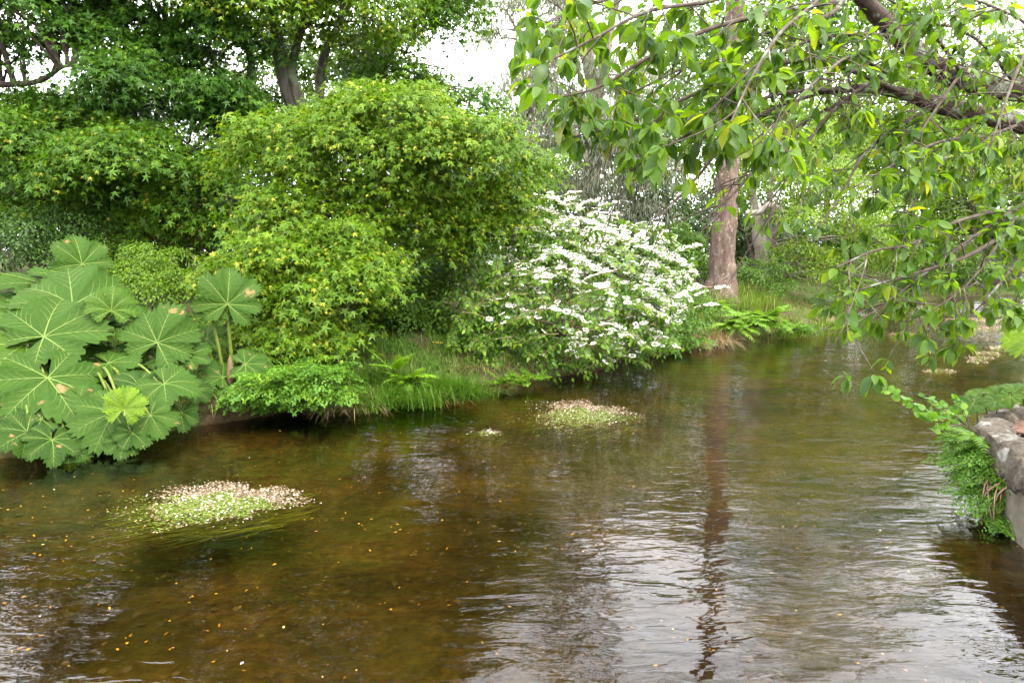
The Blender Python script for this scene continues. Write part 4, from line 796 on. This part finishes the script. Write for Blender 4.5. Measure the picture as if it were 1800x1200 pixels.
for (n_, bx, ln, wd, t0) in ((20000, (-8, 1, 9, 17, .12, 5), .28, .0075, .38), (17000, (2, 14, 14, 27, .12, 5), .24, .006, .55), (9000, (8, 30, 22, 42, .1, 6), .2, .008, .5)):
    r0 = scatter(n_, *bx, dens=-.7); blades(g, r0 - UP * .02, ln, .6, wd, rng, np.clip(rng.normal(t0, .2, len(r0)), 0, 1))
tag(g.obj("grass", M['grass']), "short green grass covering the river bank", "grass", kind="stuff")
gc = Geo()
for (n_, bx, sz_, t0) in ((16000, (-12, 2.5, 8, 20, .05, 7), .075, .3), (9000, (2, 14, 14, 30, .05, 7), .08, .35), (6000, (10, 34, 24, 46, .05, 7), .12, .4)):
    r0 = scatter(n_, *bx, dens=-.6, fr=2.1); n2 = len(r0); ht = np.abs(rng.normal(0, .10, n2)) + .02
    gc.inst(*OVAL, frames(rng.normal(size=(n2, 3)) * [1, 1, .4] + [0, -.5, 0], UP + [0, -.3, 0] + rng.normal(0, .35, (n2, 3)), sz_ * rng.uniform(.6, 1.3, n2)), r0 + UP * ht[:, None], np.clip(rng.normal(t0, .2, n2), 0, 1))
tag(gc.obj("ground_cover", M['bush']), "low leafy ground cover spreading under the trees on the bank", "ground cover", kind="stuff")
n_ = 9000; la = np.r_[0, np.cumsum(np.linalg.norm(np.diff(LEFT[2:-3], axis=0), axis=1))]; sp = rng.random(n_) * la[-1]; fx = np.interp(sp, la, LEFT[2:-3, 0]); fy = np.interp(sp, la, LEFT[2:-3, 1])
fd = unit(np.stack([np.interp(sp + .05, la, LEFT[2:-3, 0]) - fx + 1e-6, np.interp(sp + .05, la, LEFT[2:-3, 1]) - fy, 0 * fx], -1)); fn = np.stack([-fd[:, 1], fd[:, 0], 0 * fx], -1)
fp = np.stack([fx, fy, 0 * fx], -1) + fn * (rng.random(n_) * .35 + .02)[:, None]; fp[:, 2] = gh(fp[:, 0], fp[:, 1]); ok = (field(fp, 1.1) > -.5) & (fp[:, 2] > .1); fp = fp[ok]; fr_ = Geo()
blades(fr_, fp - UP * .02, .42, .9, .006, rng, np.where(rng.random(len(fp)) < .35, 1., np.clip(rng.normal(.5, .2, len(fp)), 0, .85)), side=np.array([.3, -1.1, 0]), droop=1.0)
tag(fr_.obj("bank_fringe_grass", M['grass']), "mixed green and dead grass hanging over the eroded bank edge", "grass", kind="stuff")
def sedge(px, py, z, label, n, ln, mat, seed, spread=.18, tint=.5, droop=.75, group=None, lean=.8):
    rng = np.random.default_rng(seed); p = W(px, py, z); p[2] = max(float(gh(p[:1], p[1:2])[0]), .05); t = thing("sedge_tuft", p, label, "grass tuft", group)
    roots = p + np.c_[rng.normal(0, spread, n), rng.normal(0, spread * .6, n), np.zeros(n)] - UP * .03
    g = Geo(); blades(g, roots, ln, lean, .006, rng, np.clip(rng.normal(tint, .2, n), 0, 1), side=np.array([.1, -.7, 0]), droop=droop); g.obj("blades", M[mat], t, kind="stuff"); return t
G1 = "green sedge tufts on the maple bank"; G2 = "dry straw-coloured tufts at the water edge"; G3 = "green sedge tufts below the pine"
for q, (px, py, z) in enumerate([(640, 640, .75), (690, 625, .8), (740, 640, .7), (600, 640, .7), (660, 600, .95), (720, 600, .95), (560, 650, .6), (770, 610, .9), (700, 580, 1.1), (750, 580, 1.1), (640, 590, 1.1), (780, 640, .6), (800, 625, .75), (812, 600, 1.), (795, 655, .45), (790, 600, 1.), (680, 650, .6), (600, 600, 1.0)]):
    sedge(px, py, z, "arching green sedge tuft on the shaded bank between maple mound and viburnum", 260, .55, 'grass', 200 + q, .22, .35, group=G1)
for q, (px, py, z) in enumerate([(612, 672, .45), (762, 652, .5), (640, 668, .45), (585, 668, .5)]):
    sedge(px, py, z, "dry straw sedge tuft drooping over the bank near the small ferns", 160, .5, 'straw', 220 + q, .1, .5, .95, G2, 1.0)
for q, (px, py, z) in enumerate([(1240, 572, .5), (1262, 578, .45), (1215, 580, .45)]):
    sedge(px, py, z, "pale straw sedge tuft hanging to the water below the pine", 220, .75, 'straw', 230 + q, .18, .4, .95, "straw tufts below the pine", 1.0)
for q, (px, py, z) in enumerate([(1290, 530, .8), (1320, 522, .9), (1345, 528, .85), (1255, 530, .9), (1310, 540, .7), (1230, 545, .8)]):
    sedge(px, py, z, "tall green sedge tuft growing at the foot of the pine", 260, .8, 'grass', 240 + q, .3, .7, .5, G3, .6)
for q, (px, py, z) in enumerate([(1400, 560, .5), (1440, 552, .5), (1465, 548, .5), (1380, 570, .4), (1420, 566, .4)]):
    sedge(px, py, z, "short grass tuft on the needle-strewn far bank", 200, .35, 'grass', 260 + q, .35, .65, .5, "grass tufts on the far bank", .7)

def frond(g, base, d, length, rise, droop, pairs, ll, lw, rng, tint, sub=False, rach=.004, gst=None):
    d = unit(np.asarray(d, float)); t = np.linspace(0, 1, pairs + 3); c = base + d * (length * t)[:, None] + UP * (length * (rise * t - droop * t * t))[:, None]
    tube(gst if gst is not None else g, c, np.linspace(rach, rach * .3, len(c)), 4, tint=.3); tan = unit(np.gradient(c, axis=0)); sd_ = unit(np.cross(tan, UP)); nn = np.cross(sd_, tan)
    pos = []; tp = []; nr_ = []; sz = []
    for q in range(2, len(c)):
        u = t[q]; k_ = (math.sin(math.pi * min(1, .18 + .82 * u)) ** .8) * (1 - .15 * u) + .06
        for sg in (-1, 1):
            dr = sd_[q] * sg * .9 + tan[q] * .42 + rng.normal(0, .08, 3)
            if sub:
                m = 3; L_ = ll * k_
                for r_i in range(1, m + 1):
                    cc = c[q] + unit(dr) * L_ * r_i / m - UP * L_ * .2 * (r_i / m) ** 2
                    for s2 in (-1, 1): pos.append(cc); tp.append(unit(dr) * .6 + np.cross(nn[q], unit(dr)) * s2 + rng.normal(0, .25, 3)); nr_.append(nn[q] + rng.normal(0, .3, 3)); sz.append(lw * (1.2 - .5 * r_i / m) * rng.uniform(.7, 1.2))
            else: pos.append(c[q]); tp.append(dr - UP * .15); nr_.append(nn[q] + rng.normal(0, .15, 3)); sz.append(ll * k_)
    pos = np.array(pos); tm = (OVAL2 if sub else FERNP); M_ = frames(unit(np.array(tp)), unit(np.array(nr_)), np.array(sz)); g.inst(tm[0], tm[1], M_, pos, np.clip(tint + rng.normal(0, .12, len(pos)), 0, 1))
FERNP = (np.array([(0, 0, 0), (.13, .12, .0), (.15, .4, 0), (.08, .75, -.03), (0, 1, -.08), (-.08, .75, -.03), (-.15, .4, 0), (-.13, .12, 0)]), np.array([[0, 1, 2], [0, 2, 6], [0, 6, 7], [2, 3, 5], [2, 5, 6], [3, 4, 5]]))
def fern(p, label, n, length, mat, seed, group=None, face=(0, -1, 0), spread=1., rise=.75, droop=.6, pairs=20, ll=.13, lw=.03, sub=False, name="fern", cat="fern", tint=.6, part="frond"):
    rng = np.random.default_rng(seed); t = thing(name, p, label, cat, group)
    for q in range(n):
        an = rng.random() * 6.283; d = unit(np.array([math.cos(an), math.sin(an), 0]) * spread + np.array(face) * .8); g = Geo(); L_ = length * rng.uniform(.6, 1.15)
        frond(g, np.asarray(p) + rng.normal(0, .03, 3) * [1, 1, .3], d, L_, rise * rng.uniform(.5, 1.4), droop * rng.uniform(.6, 1.4), pairs, ll * L_ / length, lw, rng, np.clip(tint + rng.normal(0, .18), 0, 1), sub)
        g.obj(part, M[mat], t)
    return t
def onbank(px, py, z):
    p = W(px, py, z); p[2] = max(p[2] - .05, float(gh(p[:1], p[1:2])[0])); return p
fern(W(712, 672, .3), "small bright fern at the water edge between straw tufts", 16, .6, 'fern', 300)
fern(W(695, 650, .5), "upright narrow fern on the bank behind the small bright fern", 9, .6, 'fern', 301, rise=1.1, droop=.5)
for q, (px, py, z) in enumerate([(1275, 570, .5), (1300, 574, .45), (1325, 572, .45), (1350, 568, .45), (1310, 562, .6), (1345, 560, .6), (1250, 548, .7), (1385, 575, .3)]):
    fern(onbank(px, py, z), "yellow-green fern arching over the far water edge beside the pine", 14, .85, 'fern', 310 + q, "ferns below the pine", pairs=16, ll=.2)
def herb(px, py, z, label, n, length, seed, group=None, mat='herb', rise=.5, droop=.5, face=(0, -1, 0), lw=.045, tint=.5):
    return fern(onbank(px, py, z), label, n, length, mat, seed, group, face, 1., rise, droop, 5, length * .38, lw, True, "cow_parsley", "plant", tint, "compound_leaf")
G5 = "leafy herbs hanging at the bank edge"
for q, (px, py, z) in enumerate([(470, 690, .4), (500, 670, .55), (530, 690, .35), (560, 675, .5), (520, 640, .75), (490, 700, .25), (545, 700, .2), (470, 655, .7), (575, 645, .75), (500, 712, .1), (450, 670, .6), (430, 690, .4), (590, 680, .45), (545, 655, .6)]):
    herb(px, py, z, "lacy green herb hanging over the bank below the maple mound", 20, .5, 330 + q, G5, lw=.06, tint=.6)
for q, (px, py, z) in enumerate([(665, 688, .12), (645, 692, .1), (595, 712, .05), (575, 716, .05)]):
    herb(px, py, z, "low bright herb floating at the foot of the straw tufts", 14, .3, 350 + q, "low herbs at the waterline", lw=.03, tint=.8, rise=.25)
for q, (px, py, z) in enumerate([(915, 668, .15), (945, 664, .15), (885, 668, .15)]):
    herb(px, py, z, "yellow-green herb at the waterline under the white viburnum", 16, .3, 356 + q, "herbs under the viburnum", lw=.05, tint=.9, rise=.9)
for q, (px, py, z) in enumerate([(1190, 596, .3), (1215, 596, .3), (1130, 612, .3), (1160, 604, .3), (1400, 572, .3)]):
    herb(px, py, z, "soft green herb on the far bank edge past the viburnum", 18, .55, 360 + q, "herbs on the far bank edge", lw=.06)
# buttercups and daisies
for q, (px, py) in enumerate([(768, 612), (775, 618), (771, 626), (762, 640), (778, 632), (1398, 545)]):
    d = 13.4 if q < 5 else 24.; p = gp(px, py, d); top = P(px, py, d); top[2] = max(top[2], p[2] + .15); t = thing("buttercup", p, "tiny yellow buttercup in the bank grass", "flower", "buttercups in the grass")
    g = Geo(); tube(g, [p, (p + top) / 2 + np.array([.02, 0, 0]), top], .003, 4); g.obj("stem", M['grass'], t)
    g = Geo(); an = np.arange(5) * 1.2566; tips = np.stack([np.cos(an), np.sin(an) - .4, .5 + 0 * an], -1); g.inst(*ROUND, frames(tips, np.tile([0, -.6, .8], (5, 1)), .014), np.tile(top, (5, 1)), np.full(5, .5)); g.obj("petals", M['yellow'], t)

# ------------------------------------------------------------------ plants on the wall
wp = np.array([4.30, 6.35, .35])
fern((4.62, 6.45, .62), "bright fern sprouting from the wall top beside the stones", 13, .42, 'fern', 400, face=(-1, -.1, 0), rise=.75, droop=.8, pairs=14, ll=.10, tint=.6)
for q, (x, y, z, n_, ln) in enumerate([(4.52, 6.25, .50, 22, .36), (4.48, 6.12, .30, 16, .32), (4.62, 6.45, .64, 18, .40), (4.43, 5.98, .12, 11, .26), (4.72, 6.68, .66, 16, .42), (4.56, 6.35, .40, 16, .34), (4.58, 6.3, .58, 18, .44), (4.66, 6.55, .5, 16, .42)]):
    fern((x, y, z), "drooping divided-leaf plant growing out of the wall joint above the water", n_, ln, 'herb', 410 + q, "plants growing on the wall", (-1, -.35, 0), .9, .35, .7, 5, ln * .36, .038, True, "wall_plant", "plant", .45, "compound_leaf")
t = thing("dry_stems", (4.42, 6.05, .35), "reddish dry stems hanging from the wall plants to the water", "stems")
rng = np.random.default_rng(430)
for q in range(10):
    a = np.array([4.42 + rng.normal(0, .03), 6.05 + rng.normal(0, .08), .42]); e_ = np.array([4.33 + rng.normal(0, .05), 5.95 + rng.normal(0, .1), rng.uniform(-.02, .1)]); g = Geo()
    pts, rr = smooth_path([a, a * .6 + e_ * .4 + np.array([-.05, -.03, .05]), e_], [.005, .005, .003], 4); tube(g, pts, rr, 5); g.obj("stem", M['redstem'], t)
al = thing("alder_sapling", (4.75, 6.65, .6), "slender alder shoot with round leaves leaning out over the water", "sapling")
rng = np.random.default_rng(440); LS = []
for pl in ([(1715, 760, 6.6), (1680, 735, 6.55), (1630, 722, 6.5), (1590, 700, 6.45), (1555, 682, 6.4)], [(1700, 745, 6.6), (1660, 715, 6.5), (1625, 695, 6.5)], [(1700, 748, 6.6), (1670, 725, 6.4), (1640, 735, 6.3), (1615, 728, 6.3)], [(1705, 750, 6.6), (1690, 715, 6.6), (1675, 692, 6.6)], [(1690, 745, 6.5), (1660, 750, 6.4), (1640, 755, 6.3)]):
    pts, rr = smooth_path([P(*a) for a in pl], np.linspace(.008, .002, len(pl)), 5); g = Geo(); tube(g, pts, rr, 5); g.obj("branch", M['twig'], al, True)
    for q in range(4, len(pts)):
        for sg in (-1, 1):
            LS.append((pts[q], np.array([sg * .5, -.3, rng.normal(0, .4)]) + rng.normal(0, .4, 3), UP + np.array([0, -.6, 0]) + rng.normal(0, .4, 3), rng.uniform(.045, .075), np.clip(rng.normal(.6, .2), 0, 1)))
pos, tip, nr, sz, tt = arr(LS); Mx = frames(tip, nr, sz); lib = [Geo().add(ROUND[0], ROUND[1], (a + .5) / 6).mesh("leaf", M['herb']) for a in range(6)]
for a in range(len(pos)):
    o = bpy.data.objects.new("leaf", lib[min(5, int(tt[a] * 6))]); m4 = np.eye(4); m4[:3, :3] = Mx[a]; m4[:3, 3] = pos[a] - origin(al); o.matrix_basis = Matrix(m4.tolist()); link(o, al)

# ------------------------------------------------------------------ cherry tree reaching in over the river
rng = np.random.default_rng(500)
cb = gxy(6.0, 5.0); ch = thing("cherry_tree", cb, "old cherry tree stretching lichened limbs and broad toothed leaves over the river", "tree")
def limb(pts, rad, name="limb", sides=12, rough=.12, mat='cherrybark', sub=7):
    q, r = smooth_path([P(*a) if len(a) == 3 else a for a in pts], rad, sub); g = Geo(); tube(g, q, r, sides, rough, rng.random() * 9); g.obj(name, M[mat], ch, True); return q
fork = np.array([5.75, 5.0, 2.7])
g = Geo(); q, r = smooth_path([cb - UP * .3, cb + UP * .25, cb + UP * 1.0 + np.array([-.05, 0, 0]), fork, fork + np.array([.1, .2, .9]), fork + np.array([.5, .5, 2.4])], [.42, .32, .26, .22, .15, .06], 6); tube(g, q, r, 16, .12, 2); g.obj("trunk", M['cherrybark'], ch, True)
A = limb([tuple(fork)] * 0 + [(1960, 190, 5.1), (1870, 170, 5.0), (1790, 158, 4.9), (1700, 143, 4.8), (1630, 108, 4.7), (1580, 65, 4.6), (1540, 25, 4.5), (1505, -15, 4.4), (1450, -90, 4.3)], [.095, .088, .082, .074, .066, .058, .052, .046, .034])
B = limb([(1960, 262, 4.8), (1880, 240, 4.7), (1800, 216, 4.6), (1720, 200, 4.5), (1650, 185, 4.4), (1590, 165, 4.35), (1530, 156, 4.3), (1485, 157, 4.2), (1440, 163, 4.1), (1400, 172, 4.0)], [.085, .08, .072, .064, .052, .038, .029, .022, .016, .012])
g = Geo()
for e_ in (A[0], B[0]):
    q, r = smooth_path([fork - UP * .25, (fork + e_) / 2 + np.array([0, 0, .05]), e_], [.16, .125, .106], 5); tube(g, q, r, 12, .1)
g.obj("fork", M['cherrybark'], ch, True)
SEC = [  # secondary branches: photo column, row, metres away
 [(1490, -10, 4.3), (1460, 25, 4.2), (1410, 40, 4.0), (1340, 60, 3.9), (1270, 100, 3.7), (1190, 125, 3.5), (1110, 165, 3.4)],
 [(1480, 0, 4.3), (1350, 25, 3.8), (1250, 50, 3.5), (1150, 95, 3.3), (1060, 150, 3.2), (990, 170, 3.1)],
 [(1400, -40, 4.0), (1260, 0, 3.6), (1140, 20, 3.3), (1040, 70, 3.1), (960, 110, 3.0)],
 [(1300, -60, 3.8), (1150, -20, 3.4), (1030, 10, 3.2), (940, 50, 3.1)],
 [(1590, 165, 4.35), (1450, 110, 4.0), (1330, 120, 3.7), (1200, 175, 3.5), (1090, 220, 3.3), (1010, 240, 3.2)],
 [(1485, 157, 4.2), (1370, 165, 3.8), (1260, 210, 3.5), (1160, 265, 3.3), (1110, 300, 3.2)],
 [(1440, 163, 4.1), (1340, 200, 3.8), (1270, 260, 3.6), (1210, 330, 3.5), (1160, 380, 3.4)],
 [(1530, 156, 4.3), (1420, 210, 4.0), (1350, 270, 3.8), (1290, 340, 3.6), (1230, 390, 3.5)],
 [(1630, 108, 4.7), (1560, 130, 4.4), (1480, 180, 4.1), (1420, 250, 3.9), (1380, 320, 3.8), (1350, 390, 3.7)],
 [(1650, 185, 4.4), (1580, 220, 4.2), (1520, 270, 4.0), (1480, 340, 3.9), (1440, 400, 3.8)],
 [(1580, 65, 4.6), (1500, 60, 4.2), (1400, 80, 3.8), (1300, 150, 3.5), (1240, 200, 3.3)],
 [(1700, 143, 4.8), (1640, 60, 4.3), (1580, 10, 4.0), (1500, -30, 3.8)],
 [(1790, 158, 4.9), (1740, 90, 4.3), (1680, 50, 4.0), (1610, 40, 3.7)],
 [(1870, 170, 5.0), (1820, 60, 4.3), (1740, 10, 3.9), (1660, -10, 3.7)],
 [(1800, 216, 4.6), (1730, 240, 4.2), (1650, 250, 3.9), (1570, 290, 3.7), (1500, 330, 3.6)],
 [(1720, 200, 4.5), (1660, 280, 4.2), (1610, 350, 4.0), (1580, 420, 3.9)],
 [(1960, 262, 4.8), (1850, 330, 4.2), (1790, 365, 4.0), (1720, 410, 3.8), (1640, 470, 3.7), (1560, 530, 3.6), (1495, 575, 3.5)],
 [(1850, 330, 4.2), (1780, 400, 3.9), (1700, 450, 3.7), (1610, 480, 3.6), (1540, 500, 3.5), (1480, 520, 3.45)],
 [(1880, 240, 4.7), (1820, 330, 4.1), (1760, 420, 3.8), (1700, 500, 3.6), (1640, 545, 3.5)],
 [(1880, 300, 4.5), (1830, 400, 4.0), (1780, 470, 3.8), (1730, 530, 3.7), (1700, 560, 3.65)],
 [(1780, 365, 4.0), (1680, 390, 3.7), (1600, 430, 3.6), (1540, 440, 3.5), (1470, 470, 3.45)],
 [(1740, 90, 4.3), (1690, 130, 4.0), (1640, 200, 3.8), (1600, 260, 3.7)],
 [(1820, 60, 4.3), (1790, 120, 3.9), (1760, 200, 3.7), (1730, 290, 3.6)],
 [(1500, -60, 4.0), (1440, 0, 3.6), (1370, 60, 3.3), (1320, 140, 3.1), (1285, 215, 2.9)],
 [(1560, 130, 4.4), (1500, 100, 3.9), (1450, 130, 3.4), (1400, 175, 3.1)],
]
TW = Geo(); CL = []
def rosette(p, dv, n, size, hang):
    for q in range(n):
        an = q / n * 6.283 + rng.random() * 1.2; a1 = unit(np.cross(dv, UP) + 1e-6); a2 = np.cross(a1, dv)
        tip = dv * .55 + (a1 * math.cos(an) + a2 * math.sin(an)) * .75 - UP * hang * rng.uniform(.5, 1.3) + rng.normal(0, .12, 3)
        nrm = UP * .8 - dv * .2 + rng.normal(0, .35, 3); pet = unit(tip) * .018
        CL.append((p + pet, tip, nrm, size * (1.12 if proj(p)[0] < 1330 else .96) * rng.uniform(.55, 1.2), np.clip(rng.normal(.45, .27), 0, 1)))
def twig(p, dv, ln, depth, leafy):
    n = 5; t = np.linspace(0, 1, n)[:, None]; dv = unit(dv); bend = rng.normal(0, .18, 3) - UP * .12
    pts = p + dv * ln * t + bend * ln * t * t; tube(TW, *smooth_path(pts, np.linspace(.0046 if depth == 0 else .003, .0016, n), 2), 4); ed = unit(pts[-1] - pts[-2])
    if rng.random() < leafy: rosette(pts[-1], ed, rng.integers(6, 10), .082, .6)
    for q in (1, 2, 3):
        if rng.random() < leafy * .55: rosette(pts[q], unit(rng.normal(size=3) * [1, 1, .5] + ed * .5), rng.integers(1, 4), .074, .55)
        if depth < 1 and rng.random() < .5: twig(pts[q], ed * .7 + rng.normal(0, .55, 3) - UP * .25, ln * rng.uniform(.4, .75), depth + 1, leafy)
for br in SEC:
    r0 = .016 if len(br) > 5 else .012; q = limb(br, np.linspace(r0, .004, len(br)), "branch", 7, .1, 'twig', 6); n = len(q)
    acc_ = np.r_[0, np.cumsum(np.linalg.norm(np.diff(q, axis=0), axis=1))]
    for s_ in np.arange(.2, acc_[-1], .095):
        p = np.array([np.interp(s_, acc_, q[:, z]) for z in range(3)]); j_ = min(n - 2, int(np.searchsorted(acc_, s_))); tg = unit(q[j_ + 1] - q[j_ - 1]); px, py, _ = proj(p)
        u = s_ / acc_[-1]; leafy = .35 + .6 * u
        if 1230 < px < 1560 and py > 190: leafy *= .45
        if px < 1230: leafy = .95
        sdv = unit(np.cross(tg, UP)) * rng.choice([-1, 1])
        if rng.random() < .8: twig(p, tg * .6 + sdv * rng.uniform(.2, .8) + UP * rng.normal(-.1, .45), rng.uniform(.14, .42), 0, leafy)
    rosette(q[-1], unit(q[-1] - q[-3]), 6, .092, .6)
for a_, n_ in ((A, 44), (B, 44)):
    for q in range(n_):
        p = a_[rng.integers(0, len(a_))]; twig(p, np.array([-.5, -.6, 0]) + rng.normal(0, .7, 3) + UP * rng.normal(.1, .5), rng.uniform(.2, .6), 0, .7)
TW.obj("twigs", M['twig'], ch, True, kind="stuff")
L = arr(CL); cx, cy_, cz = proj(L[0]); 
near = np.full(len(cx), 1e9)
for lb_ in (A, B):
    lx, ly, _ = proj(lb_); near = np.minimum(near, np.min(np.hypot(cx[:, None] - lx[None], cy_[:, None] - ly[None]), 1))
keep = ((near > 30) | (rng.random(len(cx)) < .3)) & ~((cy_ > 330) & (cx < 1250)) & ~((cy_ > 300) & (cx < 1450) & (rng.random(len(cx)) < .5)) & (cz > 2.0) & ~((cx < 905) & (cy_ > -50)) & ~((cy_ > 430) & (cx < 1430)) & ~((cy_ > 250) & (cx < 1080))
leaves_on(ch, CHERRY, tuple(x[keep] for x in L), M['cherry'], parts=300, smooth=True)

# ------------------------------------------------------------------ water weed, fallen leaves, pebbles
def weed(px, py, rx, ry, label, n, seed, tan=.35, flowers=120, strands=250, group=None, size=.024, dome=.018):
    rng = np.random.default_rng(seed); c = W(px, py, 0); sx = rx * c[1] / FPX; sy = abs(W(px, py - ry, 0)[1] - W(px, py + ry, 0)[1]) / 2
    t = thing("water_weed_patch", c, label, "water plant", group)
    u = rng.normal(size=(n * 3, 2)) * .52; rad = np.hypot(u[:, 0], u[:, 1]); an = np.arctan2(u[:, 1], u[:, 0])
    edge = 1 + .22 * np.sin(an * 3 + seed) + .13 * np.sin(an * 7 + seed * 2) + .08 * np.sin(an * 13 + seed); ok = (rad < edge) & (rad < 1.5)
    u = u[ok][:n]; rad = (rad / edge)[ok][:n]; pos = c + np.c_[u[:, 0] * sx, u[:, 1] * sy, .004 + dome * np.clip(1 - rad ** 2, 0, 1) * rng.random(len(u))]
    stream = unit(np.array([-.9, -.35, .15])); tip = stream + rng.normal(0, .55, (len(u), 3)) * [1, 1, .5]; nr = UP + rng.normal(0, .4, (len(u), 3))
    drift = rng.random(len(u)) < .16; pos[drift, 0] -= sx * rng.random(drift.sum()) ** 1.5 * .8; pos[drift, 1] -= sy * rng.normal(.15, .2, drift.sum()); pos[drift, 2] = .004
    brown = (u[:, 1] + .35 * u[:, 0] + .25 * field(np.c_[u * 3, 0 * rad], 1.) > .62 - tan) | (rng.random(len(u)) < .12) | (rad > .93)
    sz = size * rng.uniform(.6, 1.3, len(u)); Mx = frames(tip, nr, sz)
    g = Geo(); g.inst(LANCE[0] * [1.6, 1.5, .4], LANCE[1], Mx[~brown], pos[~brown], np.clip(rng.normal(.5, .22, (~brown).sum()), 0, 1)); g.obj("weed_mat", M['weed'], t, kind="stuff")
    g = Geo(); g.inst(*OVAL2, Mx[brown], pos[brown] + UP * .004, rng.random(brown.sum())); g.obj("bleached_rim", M['weedtan'], t, kind="stuff")
    if flowers:
        q = rng.choice(np.flatnonzero(rad < .9), flowers); fp = pos[q] + UP * rng.uniform(.01, .03, (flowers, 1)); g = Geo(); g.inst(*ROUND, frames(rng.normal(size=(flowers, 3)) * [1, 1, .1], UP + rng.normal(0, .2, (flowers, 3)), rng.uniform(.012, .022, flowers)), fp, np.full(flowers, .3)); g.obj("blossoms", M['petal'], t, kind="stuff")
    if strands:
        g = Geo()
        for q in range(strands):
            a0 = rng.random() * 6.28; rr0 = math.sqrt(rng.random()) * 1.15; s0 = c + np.array([(rr0 * math.cos(a0) + .15) * sx, rr0 * math.sin(a0) * sy, 0]); ln = rng.uniform(.3, .9) * sx; dv = unit(np.array([-1, -.30 + rng.normal(0, .12), 0])); tt_ = np.linspace(0, 1, 6)
            cc = s0 + dv * ln * tt_[:, None] + np.array([0, 1, 0]) * (.03 * np.sin(tt_ * 5 + q))[:, None]; cc[:, 2] = -.03 - .10 * rng.random() - .05 * tt_; sd_ = np.cross(dv, UP) * .007 * (1 - tt_ * .7)[:, None]
            v = np.stack([cc - sd_, cc + sd_], 1).reshape(-1, 3); g.add(v, [[2 * a, 2 * a + 1, 2 * a + 3, 2 * a + 2] for a in range(5)], rng.random())
        g.obj("submerged_strands", M['subweed'], t, kind="stuff")
    return t
weed(395, 882, 135, 36, "large weed mat with white flowers and pinkish rim in front of the gunnera", 9500, 1, .42, 190, 420)
weed(1030, 727, 85, 24, "weed mat with tan far edge floating in front of the viburnum", 6500, 2, .40, 120, 160)
weed(860, 762, 28, 6, "small sliver of weed between the two large mats", 260, 3, .2, 12, 40)
for q, (px, py, rx, ry) in enumerate([(1600, 589, 26, 3.2), (1655, 653, 24, 2.6), (1735, 577, 70, 5), (1760, 566, 60, 4), (1715, 562, 50, 3), (1742, 622, 16, 3), (1728, 630, 18, 2), (1720, 636, 12, 2), (1770, 612, 26, 3)]):
    weed(px, py, rx, ry, "thin pale weed raft drifting near the riffle", 700, 20 + q, .9, 20, 0, "pale weed rafts by the riffle", .06, .02)
rng = np.random.default_rng(600)
def inriver(n, y0=2.2, y1=26):
    y = y0 + (y1 - y0) * rng.random(n) ** 1.5; x = rng.uniform(-.85, .85, n) * y; ok = inside(x, y); return x[ok], y[ok]
x, y = inriver(5200); dl = dist_poly(x, y, LEFT); kp = rng.random(len(x)) < np.clip(1.2 - dl / 5, .12, 1); x = x[kp]; y = y[kp]; z = gh(x, y) + .015; z = np.minimum(z, -.03)
g = Geo(); g.inst(*OVAL2, frames(rng.normal(size=(len(x), 3)) * [1, 1, .15], UP + rng.normal(0, .25, (len(x), 3)), rng.uniform(.02, .048, len(x))), np.stack([x, y, z], -1), rng.random(len(x)))
tag(g.obj("leaf_litter", M['litter']), "yellow and brown leaves lying on the river bed", "leaf litter", kind="stuff")
M['pebble'] = leafmat("pebble", [(0, (.012, .009, .005)), (.6, (.034, .025, .011)), (1, (.06, .045, .02))], trans=0, rough=.8)
x, y = inriver(4500, 2.2, 15); z = gh(x, y); OCT = (np.array([(1, 0, 0), (.3, .9, .1), (-.8, .6, 0), (-.9, -.5, .1), (.2, -1, 0), (0, 0, .55)]) * .5, np.array([[0, 1, 5], [1, 2, 5], [2, 3, 5], [3, 4, 5], [4, 0, 5]]))
g = Geo(); g.inst(*OCT, frames(rng.normal(size=(len(x), 3)) * [1, 1, .1], UP + rng.normal(0, .2, (len(x), 3)), .02 + .07 * rng.random(len(x)) ** 3), np.stack([x, y, z], -1), rng.random(len(x)))
tag(g.obj("pebbles", M['pebble']), "brown pebbles on the river bed", "pebbles", kind="stuff")
x, y = inriver(330, 2.6, 20); lib = [Geo().add(OVAL2[0] * [1, 1, .3], OVAL2[1], (a + .5) / 8).mesh("floating_leaf", M['floatleaf']) for a in range(8)]
kp = field(np.stack([x, y, 0 * x], -1), .9) > -.1; x = x[kp]; y = y[kp]
for a in range(min(len(x), 150)):
    o = bpy.data.objects.new("floating_leaf", lib[rng.integers(0, 8)]); o.location = (x[a], y[a], .004); o.rotation_euler = (0, 0, rng.random() * 6.28); s_ = rng.uniform(.012, .034); o.scale = (s_, s_, s_); link(o)
    tag(o, "tiny fallen leaf or petal floating on the brown water", "leaf", "fallen leaves floating on the river")
